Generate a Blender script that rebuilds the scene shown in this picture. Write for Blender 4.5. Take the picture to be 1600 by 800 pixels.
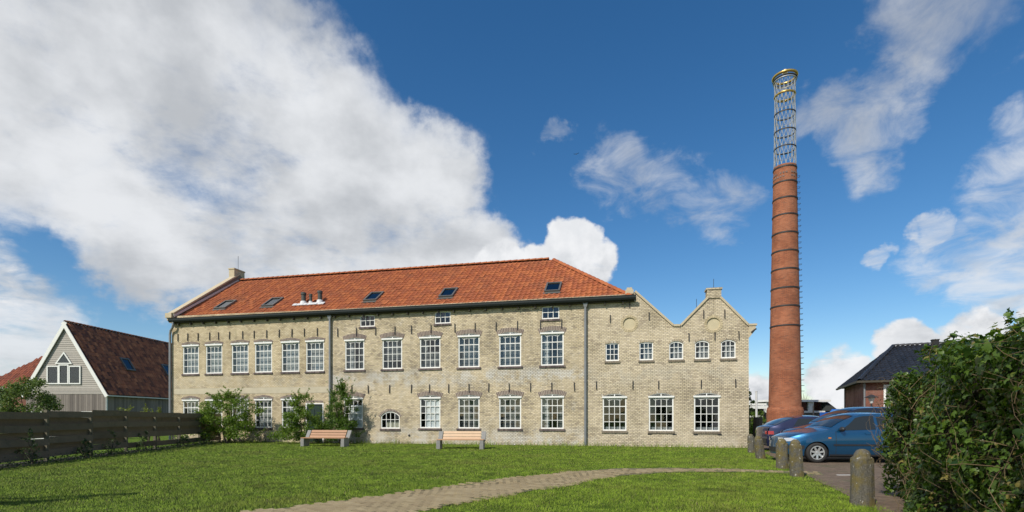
import bpy, bmesh, math, random
import numpy as np
from mathutils import Vector, Matrix, noise as mnoise
R = math.radians
random.seed(7); rng = np.random.default_rng(7)
for o in list(bpy.data.objects): bpy.data.objects.remove(o)
S = bpy.context.scene
COL = S.collection

# ------------------------------------------------------------------ camera
cam_d = bpy.data.cameras.new("camera"); cam = bpy.data.objects.new("camera", cam_d); COL.objects.link(cam)
cam.location = (0, 0, 1.35); cam.rotation_euler = (R(90), 0, 0)
cam_d.sensor_width = 36; cam_d.lens = 18.0; cam_d.shift_y = 251 / 1600
cam_d.clip_start = 0.1; cam_d.clip_end = 6000
S.camera = cam
S.render.resolution_x = 1024; S.render.resolution_y = 512
S.view_settings.view_transform = 'Standard'; S.view_settings.look = 'None'
S.view_settings.exposure = 0.0; S.view_settings.gamma = 1.0
S.cycles.max_bounces = 6; S.cycles.transparent_max_bounces = 12
S.cycles.use_denoising = True

# ------------------------------------------------------------------ sun
SUN_EL, SUN_AZ = 42.0, 38.0          # azimuth: degrees from -Y towards -X
sdir = Vector((-math.sin(R(SUN_AZ)) * math.cos(R(SUN_EL)), -math.cos(R(SUN_AZ)) * math.cos(R(SUN_EL)), math.sin(R(SUN_EL))))
sl = bpy.data.lights.new("sun", 'SUN'); sl.energy = 4.2; sl.angle = R(0.53); sl.color = (1.0, 0.94, 0.84)
so = bpy.data.objects.new("sun", sl); COL.objects.link(so)
so.rotation_euler = sdir.to_track_quat('Z', 'Y').to_euler()

# ------------------------------------------------------------------ node helper
class NT:
    def __init__(s, tree): s.t = tree; s.n = tree.nodes; s.l = tree.links
    def new(s, typ, **kw):
        n = s.n.new(typ)
        for k, v in kw.items(): setattr(n, k, v)
        return n
    def set(s, sock, v):
        if isinstance(v, bpy.types.NodeSocket): s.l.new(v, sock)
        elif v is not None:
            if isinstance(v, (tuple, list)) and sock.type == 'RGBA' and len(v) == 3: v = (*v, 1)
            sock.default_value = v
    def math(s, op, a, b=None, c=None, clamp=False):
        n = s.new('ShaderNodeMath', operation=op, use_clamp=clamp)
        s.set(n.inputs[0], a); s.set(n.inputs[1], b)
        if c is not None: s.set(n.inputs[2], c)
        return n.outputs[0]
    def vmath(s, op, a, b=None, scale=None):
        n = s.new('ShaderNodeVectorMath', operation=op)
        s.set(n.inputs[0], a); s.set(n.inputs[1], b)
        if scale is not None: s.set(n.inputs['Scale'], scale)
        return n.outputs['Value'] if op in ('DOT_PRODUCT', 'LENGTH') else n.outputs[0]
    def noise(s, vec, scale=5, detail=4, rough=.55, dist=0, out='Fac'):
        n = s.new('ShaderNodeTexNoise')
        s.set(n.inputs['Vector'], vec); s.set(n.inputs['Scale'], scale); s.set(n.inputs['Detail'], detail)
        s.set(n.inputs['Roughness'], rough); s.set(n.inputs['Distortion'], dist)
        return n.outputs[out]
    def mix(s, f, a, b, mode='MIX'):
        n = s.new('ShaderNodeMix', data_type='RGBA', blend_type=mode)
        s.set(n.inputs['Factor'], f); s.set(n.inputs['A'], a); s.set(n.inputs['B'], b)
        return n.outputs['Result']
    def ramp(s, f, lo, hi, a=0., b=1., smooth=True):
        n = s.new('ShaderNodeMapRange', clamp=True)
        if smooth: n.interpolation_type = 'SMOOTHSTEP'
        s.set(n.inputs['Value'], f); s.set(n.inputs['From Min'], lo); s.set(n.inputs['From Max'], hi)
        s.set(n.inputs['To Min'], a); s.set(n.inputs['To Max'], b)
        return n.outputs['Result']
    def sep(s, v):
        n = s.new('ShaderNodeSeparateXYZ'); s.set(n.inputs[0], v); return n.outputs
    def comb(s, x, y, z):
        n = s.new('ShaderNodeCombineXYZ'); s.set(n.inputs[0], x); s.set(n.inputs[1], y); s.set(n.inputs[2], z); return n.outputs[0]
    def bump(s, h, strength=.3, dist=.02):
        n = s.new('ShaderNodeBump'); s.set(n.inputs['Height'], h); s.set(n.inputs['Strength'], strength); s.set(n.inputs['Distance'], dist)
        return n.outputs[0]

# ------------------------------------------------------------------ world: daylight sky with broken cloud
W = bpy.data.worlds.new("World"); S.world = W; W.use_nodes = True
w = NT(W.node_tree); w.n.clear()
sky = w.new('ShaderNodeTexSky', sky_type='NISHITA', sun_disc=False)
sky.sun_elevation = R(SUN_EL); sky.sun_rotation = R(180 + SUN_AZ)
sky.altitude = 0; sky.air_density = 1.0; sky.dust_density = 0.3; sky.ozone_density = 2.6
tc = w.new('ShaderNodeTexCoord')
d = tc.outputs['Generated']
def dirv(az, el):          # az: degrees clockwise from +Y, el: degrees up
    return (math.sin(R(az)) * math.cos(R(el)), math.cos(R(az)) * math.cos(R(el)), math.sin(R(el)))
wob = w.noise(d, 5.0, 7, .58, out='Color')
dw = w.vmath('ADD', d, w.vmath('SCALE', w.vmath('SUBTRACT', wob, (.5, .5, .5)), scale=0.30))
dwn = w.vmath('NORMALIZE', dw)
wob2 = w.noise(d, 22.0, 5, .5, out='Color')
dwp = w.vmath('NORMALIZE', w.vmath('ADD', d, w.vmath('SCALE', w.vmath('SUBTRACT', wob2, (.5, .5, .5)), scale=0.055)))
def blobs(vec, lst):
    acc = None
    for az, el, r0, r1, wt in lst:
        v = w.ramp(w.vmath('DOT_PRODUCT', vec, dirv(az, el)), math.cos(R(r1)), math.cos(R(r0)), 0., wt)
        acc = v if acc is None else w.math('MAXIMUM', acc, v)
    return acc
# broad cloud bank across the north-west, continuing round out of view
big = blobs(dwn, [(-47, 27, 8, 19, 1), (-34, 31, 6, 16, 1), (-25, 22, 9, 19, 1), (-12, 21, 6, 12.5, 1), (-72, 30, 12, 30, 1),
                  (-5, 18.3, 3, 8, 1), (-58, 43, 10, 20, 1), (-110, 35, 20, 45, .9), (160, 40, 20, 50, .7), (-35, 17, 5, 10, 1), (-50, 9, 3, 7, .6), (-44, 4, 3, 9, .9)])
cum = blobs(dwp, [(6.8, 18.3, 2.3, 3.7, 1), (3.7, 15.8, 2.4, 3.8, 1), (9.0, 16.2, 2.0, 3.4, 1), (6.3, 16.0, 3, 4.2, 1), (-1, 15.6, 2.5, 4.5, 1), (33, 2.6, 2, 4.4, 1), (25, .5, 2.5, 4.8, 1), (37.5, 6.3, 1.6, 3, 1),
                  (42, 6.6, 1.6, 3.2, .9), (48, 7.6, 2.2, 4.2, .9), (56, 7, 4, 7, 1), (-46, 10, 2, 5, .7), (75, 6, 5, 10, .8), (110, 7, 5, 12, .8), (-95, 6, 5, 11, .8), (180, 6, 6, 14, .8), (-140, 7, 5, 12, .8)])
wis = blobs(dwn, [(14.5, 23.2, 1, 6, .50), (21, 20.3, 1, 6.5, .48), (38.5, 30.8, 2, 7.5, .66), (34.5, 25.3, 1, 5.5, .62), (44, 33, 3, 9, .60), (42.5, 13.3, 2, 6, .62), (46, 10.5, 2, 6.5, .72), (41, 16.3, .8, 2.6, .75), (36.5, 15.6, .6, 2.0, .62),
                  (7.6, 28.4, .4, 2.4, .40), (47, 18, 2, 6, .55), (52, 14, 3, 8, .7), (70, 30, 4, 14, .6), (95, 25, 4, 14, .6)])
dz = w.sep(d)
pl = w.vmath('SCALE', d, scale=w.math('DIVIDE', 1.0, w.math('ADD', w.math('MAXIMUM', dz[2], 0.0), 0.22)))
fb = w.noise(pl, 2.6, 10, .64, .12)
fbs = w.noise(w.vmath('MULTIPLY', pl, (1, 1, 1.6)), 6.5, 8, .62, .5)
m_big = w.math('MULTIPLY', big, w.ramp(w.math('ADD', w.math('ADD', w.math('MULTIPLY', big, .52), w.math('MULTIPLY', fb, .70)), w.math('MULTIPLY', fbs, .26)), .68, .99))
m_cum = w.ramp(w.math('ADD', cum, w.math('MULTIPLY', w.math('SUBTRACT', fbs, .5), 1.0)), .30, .92)
m_wis = w.math('MULTIPLY', w.ramp(w.math('ADD', w.math('MULTIPLY', wis, .62), w.math('MULTIPLY', fbs, .75)), .52, .98), .85)
m = w.math('MAXIMUM', w.math('MAXIMUM', m_big, m_cum), m_wis, clamp=True)
sh = w.noise(pl, 1.9, 6, .55, .1)
sh2 = w.noise(d, 9.0, 6, .55)
shade = w.math('ADD', w.math('MULTIPLY', sh, .65), w.math('MULTIPLY', sh2, .35))
ccol = w.mix(w.ramp(shade, .36, .60), (.50, .525, .56, 1), (.80, .82, .85, 1))
sh3 = w.noise(w.vmath('ADD', d, (0, 0, .03)), 17.0, 6, .6)
ccol = w.mix(w.math('MULTIPLY', m_cum, w.ramp(sh3, .34, .66)), ccol, (.90, .91, .93, 1))
bgs = w.new('ShaderNodeBackground'); w.set(bgs.inputs['Strength'], 0.118)
hs = w.new('ShaderNodeHueSaturation'); w.set(hs.inputs['Saturation'], 1.30); w.set(hs.inputs['Color'], sky.outputs[0]); w.l.new(hs.outputs[0], bgs.inputs['Color'])
bgc = w.new('ShaderNodeBackground'); w.set(bgc.inputs['Strength'], 1.0); w.l.new(ccol, bgc.inputs['Color'])
ms = w.new('ShaderNodeMixShader'); w.l.new(m, ms.inputs[0]); w.l.new(bgs.outputs[0], ms.inputs[1]); w.l.new(bgc.outputs[0], ms.inputs[2])
wo = w.new('ShaderNodeOutputWorld'); w.l.new(ms.outputs[0], wo.inputs[0])
W.cycles.sampling_method = 'MANUAL'; W.cycles.sample_map_resolution = 512

# ------------------------------------------------------------------ mesh helpers
class MB:
    def __init__(s): s.v = []; s.f = []
    def add(s, vs, fs):
        b = len(s.v); s.v += [tuple(p) for p in vs]; s.f += [tuple(b + i for i in f) for f in fs]; return s
    def box(s, x0, x1, y0, y1, z0, z1):
        return s.add([(x0,y0,z0),(x1,y0,z0),(x1,y1,z0),(x0,y1,z0),(x0,y0,z1),(x1,y0,z1),(x1,y1,z1),(x0,y1,z1)],
                     [(0,3,2,1),(4,5,6,7),(0,1,5,4),(1,2,6,5),(2,3,7,6),(3,0,4,7)])
    def obox(s, c, ax, ay, az):     # centre and three half-axis vectors
        c, ax, ay, az = map(Vector, (c, ax, ay, az))
        vs = [c + i*ax + j*ay + k*az for k in (-1, 1) for i, j in ((-1,-1),(1,-1),(1,1),(-1,1))]
        return s.add(vs, [(0,3,2,1),(4,5,6,7),(0,1,5,4),(1,2,6,5),(2,3,7,6),(3,0,4,7)])
    def quad(s, *p): return s.add(p, [tuple(range(len(p)))])
    def tube(s, pts, rad, n=8, cap=True):
        pts = [Vector(p) for p in pts]
        rad = rad if isinstance(rad, (list, tuple)) else [rad] * len(pts)
        b = len(s.v); prev = None
        for i, p in enumerate(pts):
            t = (pts[min(i+1, len(pts)-1)] - pts[max(i-1, 0)]).normalized()
            if prev is None: a = t.orthogonal().normalized()
            else: a = (prev - t * prev.dot(t)).normalized() if (prev - t * prev.dot(t)).length > 1e-6 else t.orthogonal().normalized()
            prev = a; c = t.cross(a)
            for k in range(n):
                q = 2 * math.pi * k / n
                s.v.append(tuple(p + rad[i] * (math.cos(q) * a + math.sin(q) * c)))
        for i in range(len(pts) - 1):
            for k in range(n):
                k2 = (k + 1) % n
                s.f.append((b+i*n+k, b+i*n+k2, b+(i+1)*n+k2, b+(i+1)*n+k))
        if cap:
            s.f.append(tuple(b + k for k in range(n))[::-1]); e = b + (len(pts)-1)*n
            s.f.append(tuple(e + k for k in range(n)))
        return s
    def lathe(s, prof, n=32, c=(0,0,0), closed=False):
        b = len(s.v)
        for r, z in prof:
            for k in range(n):
                q = 2*math.pi*k/n; s.v.append((c[0]+r*math.cos(q), c[1]+r*math.sin(q), c[2]+z))
        m = len(prof)
        for i in range(m if closed else m-1):
            j = (i+1) % m
            for k in range(n):
                k2 = (k+1) % n; s.f.append((b+i*n+k, b+i*n+k2, b+j*n+k2, b+j*n+k))
        return s
    def prism(s, poly, y0, y1):      # polygon in x,z extruded along y
        n = len(poly)
        return s.add([(x, y0, z) for x, z in poly] + [(x, y1, z) for x, z in poly],
                     [tuple(range(n)), tuple(range(2*n-1, n-1, -1))] + [(i, n+i, n+(i+1) % n, (i+1) % n) for i in range(n)])
    def mesh(s, name, mat=None, smooth=False):
        me = bpy.data.meshes.new(name); me.from_pydata(s.v, [], s.f); me.update()
        if mat: me.materials.append(mat)
        if smooth: me.polygons.foreach_set('use_smooth', [True]*len(me.polygons))
        return me
    def build(s, name, mat, parent=None, smooth=False, fixn=True):
        me = s.mesh(name, mat, smooth)
        if fixn:
            bm = bmesh.new(); bm.from_mesh(me); bmesh.ops.recalc_face_normals(bm, faces=bm.faces); bm.to_mesh(me); bm.free()
        return link(name, me, parent)
def link(name, me, parent=None):
    o = bpy.data.objects.new(name, me); COL.objects.link(o)
    if parent: o.parent = parent
    return o
def empty(name, loc=(0,0,0), rz=0, parent=None):
    o = bpy.data.objects.new(name, None); COL.objects.link(o); o.location = loc; o.rotation_euler = (0,0,rz); o.empty_display_size = .2
    if parent: o.parent = parent
    return o
def tag(o, label=None, cat=None, group=None, kind=None):
    if label: o['label'] = label
    if cat: o['category'] = cat
    if group: o['group'] = group
    if kind: o['kind'] = kind
    return o
def np_mesh(name, V, F, mat, smooth=False):   # V (n,3), F (m,k) same-size faces
    me = bpy.data.meshes.new(name); n, m, k = len(V), len(F), F.shape[1]
    me.vertices.add(n); me.vertices.foreach_set('co', np.asarray(V, np.float32).ravel())
    me.loops.add(m*k); me.loops.foreach_set('vertex_index', np.asarray(F, np.int32).ravel())
    me.polygons.add(m); me.polygons.foreach_set('loop_start', np.arange(0, m*k, k, dtype=np.int32))
    me.update(calc_edges=True); me.validate()
    if smooth: me.polygons.foreach_set('use_smooth', np.ones(m, bool))
    me.materials.append(mat); return me

# ------------------------------------------------------------------ materials
def mat(name, color=None, rough=.6, metal=0., spec=.5, fn=None, coat=0.):
    m_ = bpy.data.materials.new(name); m_.use_nodes = True
    t = NT(m_.node_tree); t.n.clear()
    b = t.new('ShaderNodeBsdfPrincipled'); o = t.new('ShaderNodeOutputMaterial'); t.l.new(b.outputs[0], o.inputs[0])
    if color: t.set(b.inputs['Base Color'], (*color, 1))
    t.set(b.inputs['Roughness'], rough); t.set(b.inputs['Metallic'], metal); t.set(b.inputs['Specular IOR Level'], spec)
    if coat: t.set(b.inputs['Coat Weight'], coat); t.set(b.inputs['Coat Roughness'], .03)
    if fn: fn(t, b)
    return m_
def pos(t): return t.new('ShaderNodeTexCoord').outputs['Object']
def island(t):
    a = t.new('ShaderNodeNewGeometry').outputs['Random Per Island']; b = t.new('ShaderNodeObjectInfo').outputs['Random']
    return t.math('FRACT', t.math('ADD', a, b))
def hsv(t, c, h=.5, s=1., v=1.):
    n = t.new('ShaderNodeHueSaturation'); t.set(n.inputs['Color'], c); t.set(n.inputs['Hue'], h); t.set(n.inputs['Saturation'], s); t.set(n.inputs['Value'], v); return n.outputs[0]
def worn(color, rough=.6, amt=.25, scale=6., bump=.15, metal=0.):
    def fn(t, b):
        p = pos(t); n = t.noise(p, scale, 6, .6); n2 = t.noise(p, scale*7, 4, .6)
        v = t.math('ADD', t.math('MULTIPLY', n, amt*1.4), t.math('MULTIPLY', n2, amt*.6))
        t.set(b.inputs['Base Color'], hsv(t, (*color, 1), v=t.math('ADD', v, 1 - amt)))
        t.set(b.inputs['Normal'], t.bump(n2, bump, .01))
    return fn
def brickmat(name, c1, c2, c3, mortar, mode='wall', bw=.16, rh=.066, ms=.0115, patch=(.55, .52, .46), patch_amt=.45, dark=(.2, .17, .13), dark_amt=.35, bump=.6):
    def fn(t, b):
        p = pos(t); x, y, z = t.sep(p)[:3]
        if mode == 'wall': u = t.math('ADD', x, y)
        else: u = t.math('MULTIPLY', t.math('ARCTAN2', y, x), .85)
        vec = t.comb(u, z, 0.)
        br = t.new('ShaderNodeTexBrick'); br.offset = .5
        t.set(br.inputs['Vector'], vec); t.set(br.inputs['Color1'], (0,0,0,1)); t.set(br.inputs['Color2'], (1,1,1,1)); t.set(br.inputs['Mortar'], (.5,.5,.5,1))
        t.set(br.inputs['Scale'], 1.); t.set(br.inputs['Mortar Size'], ms); t.set(br.inputs['Mortar Smooth'], .3)
        t.set(br.inputs['Brick Width'], bw); t.set(br.inputs['Row Height'], rh)
        rnd = t.sep(br.outputs['Color'])[0]; fac = br.outputs['Fac']
        pv = t.comb(u, t.math('MULTIPLY', z, .8), 0.); n0 = t.noise(vec, .35, 5, .6); n1 = t.noise(vec, 1.3, 6, .62); n2 = t.noise(vec, 14, 5, .65); n3 = t.noise(t.vmath('ADD', vec, (31, 7, 0)), .8, 6, .65)
        c = t.mix(t.ramp(t.math('ADD', t.math('MULTIPLY', rnd, .6), t.math('MULTIPLY', n2, .4)), .2, .75), (*c1, 1), (*c2, 1))
        c = t.mix(t.math('MULTIPLY', t.ramp(t.math('ADD', rnd, t.math('MULTIPLY', n3, .75)), 1.13, 1.34), .7), c, (*c3, 1))
        c = hsv(t, c, v=t.ramp(n0, .25, .75, .86, 1.14))
        c = t.mix(t.math('MULTIPLY', t.ramp(n3, .52, .72), dark_amt), c, (*dark, 1))
        c = t.mix(t.math('MULTIPLY', t.ramp(n1, .55, .75), t.math('MULTIPLY', t.ramp(n2, .3, .65), patch_amt)), c, (*patch, 1))
        if mode == 'wall':
            bz_ = t.math('MAXIMUM', t.math('MULTIPLY', t.ramp(z, 2.55, 3.2), t.ramp(z, 3.9, 3.3)), t.ramp(z, 1.25, .1))
            c = t.mix(t.math('MULTIPLY', bz_, t.math('MULTIPLY', t.ramp(t.noise(t.vmath('ADD', vec, (5, 3, 0)), 1.3, 8, .72), .42, .60), patch_amt*1.5)), c, (*[q*.92 for q in patch], 1))
        st_ = t.noise(t.vmath('MULTIPLY', vec, (3.2, .28, 1)), 1.0, 6, .65); c = t.mix(t.math('MULTIPLY', t.ramp(st_, .56, .70), .38 if mode == 'wall' else .2), c, (*[q*.8 for q in dark], 1))
        mo = t.mix(t.ramp(n3, .38, .62), (*mortar, 1), (*[q*.38 for q in mortar], 1))
        c = t.mix(t.math('MULTIPLY', fac, .9), c, mo)
        t.set(b.inputs['Base Color'], c)
        h = t.math('SUBTRACT', t.math('MULTIPLY', n2, .5), fac)
        t.set(b.inputs['Normal'], t.bump(h, bump, .012))
    return mat(name, rough=.9, spec=.25, fn=fn)
def islandmat(name, cols, rough=.7, val=.25, dirt=None, spec=.4, bump=0.):
    def fn(t, b):
        r = island(t); p = pos(t)
        cr = t.new('ShaderNodeValToRGB'); cr.color_ramp.interpolation = 'LINEAR'
        el = cr.color_ramp.elements
        for i, c in enumerate(cols):
            e = el[i] if i < 2 else el.new(0.5)
            e.position = i / (len(cols)-1); e.color = (*c, 1)
        t.set(cr.inputs[0], r)
        n = t.noise(p, 3.0, 5, .6); n2 = t.noise(p, 25, 4, .6)
        c = hsv(t, cr.outputs[0], v=t.math('ADD', 1 - val, t.math('MULTIPLY', t.math('ADD', n, n2), val)))
        if dirt:
            c = t.mix(t.math('MULTIPLY', t.ramp(t.noise(p, dirt[2], 6, .65), .48, .72), dirt[1]), c, (*dirt[0], 1))
        t.set(b.inputs['Base Color'], c)
        if bump: t.set(b.inputs['Normal'], t.bump(n2, bump, .01))
    return mat(name, rough=rough, spec=spec, fn=fn)
def leafmat(name, a, bcol, rough=.45, spec=.5, transl=.3, yellow=None):
    m_ = bpy.data.materials.new(name); m_.use_nodes = True
    t = NT(m_.node_tree); t.n.clear()
    r = island(t)
    c = t.mix(r, (*a, 1), (*bcol, 1))
    if yellow: c = t.mix(t.ramp(r, .90, .97), c, (*yellow, 1))
    b = t.new('ShaderNodeBsdfPrincipled'); t.set(b.inputs['Base Color'], c); t.set(b.inputs['Roughness'], rough); t.set(b.inputs['Specular IOR Level'], spec)
    tr = t.new('ShaderNodeBsdfTranslucent'); t.set(tr.inputs['Color'], hsv(t, c, h=.49, s=1.1, v=1.5))
    mx = t.new('ShaderNodeMixShader'); t.set(mx.inputs[0], transl); t.l.new(b.outputs[0], mx.inputs[1]); t.l.new(tr.outputs[0], mx.inputs[2])
    o = t.new('ShaderNodeOutputMaterial'); t.l.new(mx.outputs[0], o.inputs[0])
    return m_
def glassmat(name, tint=(.88, .90, .90), refl=.0, rough=.02):
    m_ = bpy.data.materials.new(name); m_.use_nodes = True
    t = NT(m_.node_tree); t.n.clear()
    tr = t.new('ShaderNodeBsdfTransparent'); t.set(tr.inputs[0], (*tint, 1))
    gl = t.new('ShaderNodeBsdfGlossy'); t.set(gl.inputs['Roughness'], rough)
    p = pos(t); t.set(gl.inputs['Normal'], t.bump(t.noise(p, 2.0, 1, .5), .04, .02))
    ge = t.new('ShaderNodeNewGeometry'); cs_ = t.math('ABSOLUTE', t.vmath('DOT_PRODUCT', ge.outputs['Incoming'], ge.outputs['Normal'])); fr = t.math('MULTIPLY_ADD', t.math('POWER', t.math('SUBTRACT', 1.0, cs_, clamp=True), 5.0), .95, .05)
    mx = t.new('ShaderNodeMixShader'); t.set(mx.inputs[0], t.math('ADD', fr, refl, clamp=True)); t.l.new(tr.outputs[0], mx.inputs[1]); t.l.new(gl.outputs[0], mx.inputs[2])
    o = t.new('ShaderNodeOutputMaterial'); t.l.new(mx.outputs[0], o.inputs[0])
    return m_

M = {}
M['brick_left'] = brickmat('yellow_brick_left', (.55,.445,.275), (.69,.58,.385), (.32,.24,.155), (.38,.31,.22), patch=(.62,.57,.46), patch_amt=.35, dark=(.30,.25,.16), dark_amt=.4)
M['brick_mid'] = brickmat('yellow_brick_weathered', (.53,.435,.28), (.70,.59,.405), (.21,.165,.125), (.40,.335,.25), patch=(.72,.69,.62), patch_amt=.68, dark=(.29,.25,.19), dark_amt=.55)
M['brick_right'] = brickmat('yellow_brick_right', (.55,.46,.31), (.70,.595,.425), (.30,.235,.165), (.40,.34,.265), patch=(.62,.57,.46), patch_amt=.38, dark=(.34,.28,.18), dark_amt=.35)
M['brick_side'] = brickmat('plain_brick', (.42,.34,.2), (.55,.46,.29), (.2,.16,.12), (.5,.46,.36))
M['coping'] = mat('coping_render', (.46,.39,.26), .9, fn=worn((.5,.42,.29), amt=.35))
M['coping_shaded'] = mat('coping_shaded', (.2,.17,.14), .9, fn=worn((.17,.145,.12), amt=.35))  # darker copy of the coping; shade of the parapet's inner face is in the colour
M['plaster'] = mat('plaster_band', (.45,.4,.3), .9, fn=worn((.50,.44,.32), amt=.3, scale=3))
M['roundel_plaster'] = mat('plaster_roundel', rough=.9, fn=worn((.53,.455,.30), amt=.3, scale=4))  # roundel infill, toned close to the wall brick
M['arch'] = islandmat('arch_bricks', [(.15,.11,.10), (.22,.165,.14), (.28,.22,.17), (.17,.125,.115)], .9, .3)
M['arch_pale'] = islandmat('arch_bricks_pale', [(.30,.235,.15), (.40,.32,.21), (.22,.175,.125)], .9, .3)
M['sill'] = islandmat('sill_bricks', [(.08,.062,.065), (.13,.1,.095), (.19,.15,.13)], .9, .3)
M['sill_pale'] = islandmat('sill_bricks_pale', [(.17,.14,.11), (.25,.21,.155), (.2,.16,.12)], .9, .3)
M['ring'] = islandmat('ring_bricks', [(.46,.38,.24), (.54,.45,.29), (.40,.33,.2)], .9, .3)
M['mortar'] = mat('arch_mortar', (.5,.45,.36), .95)
M['white'] = mat('white_paint', (.78,.77,.73), .45, fn=worn((.80,.79,.75), amt=.12))
M['white_grey'] = mat('grey_paint', (.6,.6,.58), .5, fn=worn((.60,.60,.58), amt=.12))
M['glass'] = glassmat('window_glass')
M['glass_dark'] = glassmat('roof_glass', (.30,.34,.38), .10)
M['net'] = mat('net_curtain', (.30,.31,.32), .9, fn=worn((.34,.35,.35), amt=.12, scale=2))
M['net_dark'] = mat('grey_curtain', (.15,.155,.16), .9, fn=worn((.15,.155,.155), amt=.2, scale=1.5))
M['blind_or_dark_backing'] = mat('white_blind', (.82,.83,.84), .8)
M['cream'] = mat('cream_curtain', (.62,.58,.46), .9)
M['room'] = mat('dim_room', (.05,.05,.05), .95)  # near-black colour stands in for unlit interiors
M['iron'] = mat('black_iron', (.025,.024,.025), .6, fn=worn((.03,.027,.026), amt=.4))
M['zinc'] = mat('zinc', (.26,.27,.28), .5, metal=.35, fn=worn((.25,.26,.27), amt=.3, scale=3, metal=.3))
M['gutter'] = mat('gutter_paint', (.05,.06,.06), .7, spec=.2, fn=worn((.022,.028,.028), amt=.3))
M['soffit'] = mat('eave_board', (.06,.05,.035), .8, fn=worn((.055,.048,.033), amt=.3))
M['tile'] = islandmat('orange_pantile', [(.37,.11,.036), (.43,.135,.047), (.33,.092,.034), (.40,.138,.053), (.30,.09,.038)], .85, .28, dirt=((.18,.085,.045), .35, .8), bump=.1)
M['tile_base'] = mat('roof_underlay', (.20,.055,.025), .9)
M['tile_red'] = islandmat('red_brown_pantile', [(.24,.085,.04), (.39,.135,.058), (.12,.045,.028), (.29,.095,.044), (.50,.19,.08)], .6, .35, dirt=((.05,.028,.02), .5, 1.2), bump=.1)
M['tile_red2'] = islandmat('faded_red_pantile', [(.26,.075,.04), (.33,.1,.05), (.2,.06,.035)], .6, .3, dirt=((.1,.045,.03), .5, 1.2))
M['tile_red_base'] = mat('roof_underlay_dark', (.06,.022,.016), .9)
M['tile_dark'] = islandmat('black_pantile', [(.018,.019,.022), (.03,.031,.035), (.022,.022,.025)], .32, .3)
M['tile_dark_base'] = mat('roof_underlay_black', (.015,.015,.017), .8)
M['lead'] = mat('lead_flashing', (.55,.55,.56), .5, fn=worn((.6,.6,.6), amt=.2))
M['vent_grey'] = mat('vent_pipe', (.05,.055,.05), .6, fn=worn((.055,.06,.055), amt=.3))
M['door'] = mat('green_door', (.018,.035,.028), .35, fn=worn((.018,.036,.028), amt=.3))
M['skyframe'] = mat('skylight_frame', (.14,.135,.125), .5, metal=.3)
M['chimney'] = brickmat('red_chimney_brick', (.31,.10,.048), (.42,.145,.07), (.17,.065,.042), (.34,.19,.125), mode='cyl', patch=(.44,.24,.15), patch_amt=.35, dark=(.26,.09,.055), dark_amt=.45, bw=.22, rh=.068)
M['redbrick'] = brickmat('house_red_brick', (.19,.06,.04), (.26,.085,.055), (.11,.045,.035), (.3,.22,.18), patch=(.25,.12,.09), patch_amt=.3, dark=(.13,.05,.04))
M['gold'] = mat('gold_hoop', (.62,.42,.12), .32, metal=.75)
M['pale_steel'] = mat('pale_steel', (.46,.47,.47), .45, metal=.4)
M['wood_grey'] = islandmat('weathered_boards', [(.34,.315,.28), (.43,.395,.35), (.28,.255,.23), (.38,.345,.305)], .85, .3, bump=.2)
M['wood_dim'] = islandmat('vertical_boards', [(.18,.155,.135), (.25,.215,.19), (.14,.12,.108)], .85, .3, bump=.2)
M['fence'] = islandmat('fence_boards', [(.12,.095,.064), (.16,.128,.086), (.095,.076,.054), (.19,.152,.105)], .9, .35, dirt=((.05,.06,.03), .4, 2.), bump=.3)
M['fence_post'] = islandmat('fence_posts', [(.14,.125,.085), (.18,.16,.11)], .9, .3, bump=.2)
M['slat'] = islandmat('bench_slats', [(.38,.20,.105), (.44,.245,.135), (.34,.175,.09)], .55, .25, bump=.1)
M['slat_pale'] = islandmat('bench_slats_pale', [(.60,.43,.27), (.52,.31,.18), (.48,.27,.15)], .5, .25, bump=.1)
M['concrete'] = mat('bench_concrete', rough=.85, fn=worn((.25,.245,.23), amt=.35, scale=8, bump=.3))
M['bark'] = mat('bark', rough=.95, fn=worn((.09,.07,.05), amt=.5, scale=12, bump=.5))
M['twig'] = islandmat('ivy_twigs', [(.13,.088,.045), (.20,.14,.075), (.09,.06,.035)], .85, .3)
M['soil'] = mat('soil', rough=.95, fn=worn((.035,.027,.02), amt=.5, scale=8, bump=.6))

# ------------------------------------------------------------------ ground, path, parking
def grass_fn(t, b):
    p = pos(t)
    n = t.noise(p, .45, 5, .6); n2 = t.noise(p, 2.6, 6, .65); n3 = t.noise(t.vmath('MULTIPLY', p, (1, 2.2, 1)), 30, 4, .7)
    c = t.mix(t.ramp(n2, .3, .7), (.068,.125,.012,1), (.14,.22,.026,1))
    c = t.mix(t.math('MULTIPLY', t.ramp(n, .52, .7), .5), c, (.125,.14,.032,1))
    c = hsv(t, c, v=t.ramp(n3, .2, .8, .55, 1.35))
    t.set(b.inputs['Base Color'], c); t.set(b.inputs['Normal'], t.bump(n3, .9, .04))
M['lawn'] = mat('lawn_ground', rough=.95, spec=.1, fn=grass_fn)
g = MB()
def gz(x, y):      # gentle swells of the lawn
    f = max(0, min(1, (y-5.5)/3)) * max(0, min(1, (25-y)/5)) * max(0, min(1, (6.2-x)/2.0)) * max(0, min(1, (x+13)/2))
    return f * .05 * (mnoise.noise((x*.33, y*.33, 0)) + .4*mnoise.noise((x*1.1, y*1.1, 3)))
xs = [-3000, -400, -60] + list(np.arange(-17, 11.01, .5)) + [60, 400, 3000]
ys = [-300, -40, 0] + list(np.arange(4, 30.01, .5)) + [80, 500, 4000]
nx = len(xs)
g.v = [(float(x), float(y), gz(x, y)) for y in ys for x in xs]
g.f = [(j*nx+i, j*nx+i+1, (j+1)*nx+i+1, (j+1)*nx+i) for j in range(len(ys)-1) for i in range(nx-1)]
tag(g.build('ground', M['lawn'], smooth=True), kind='structure')

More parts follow.
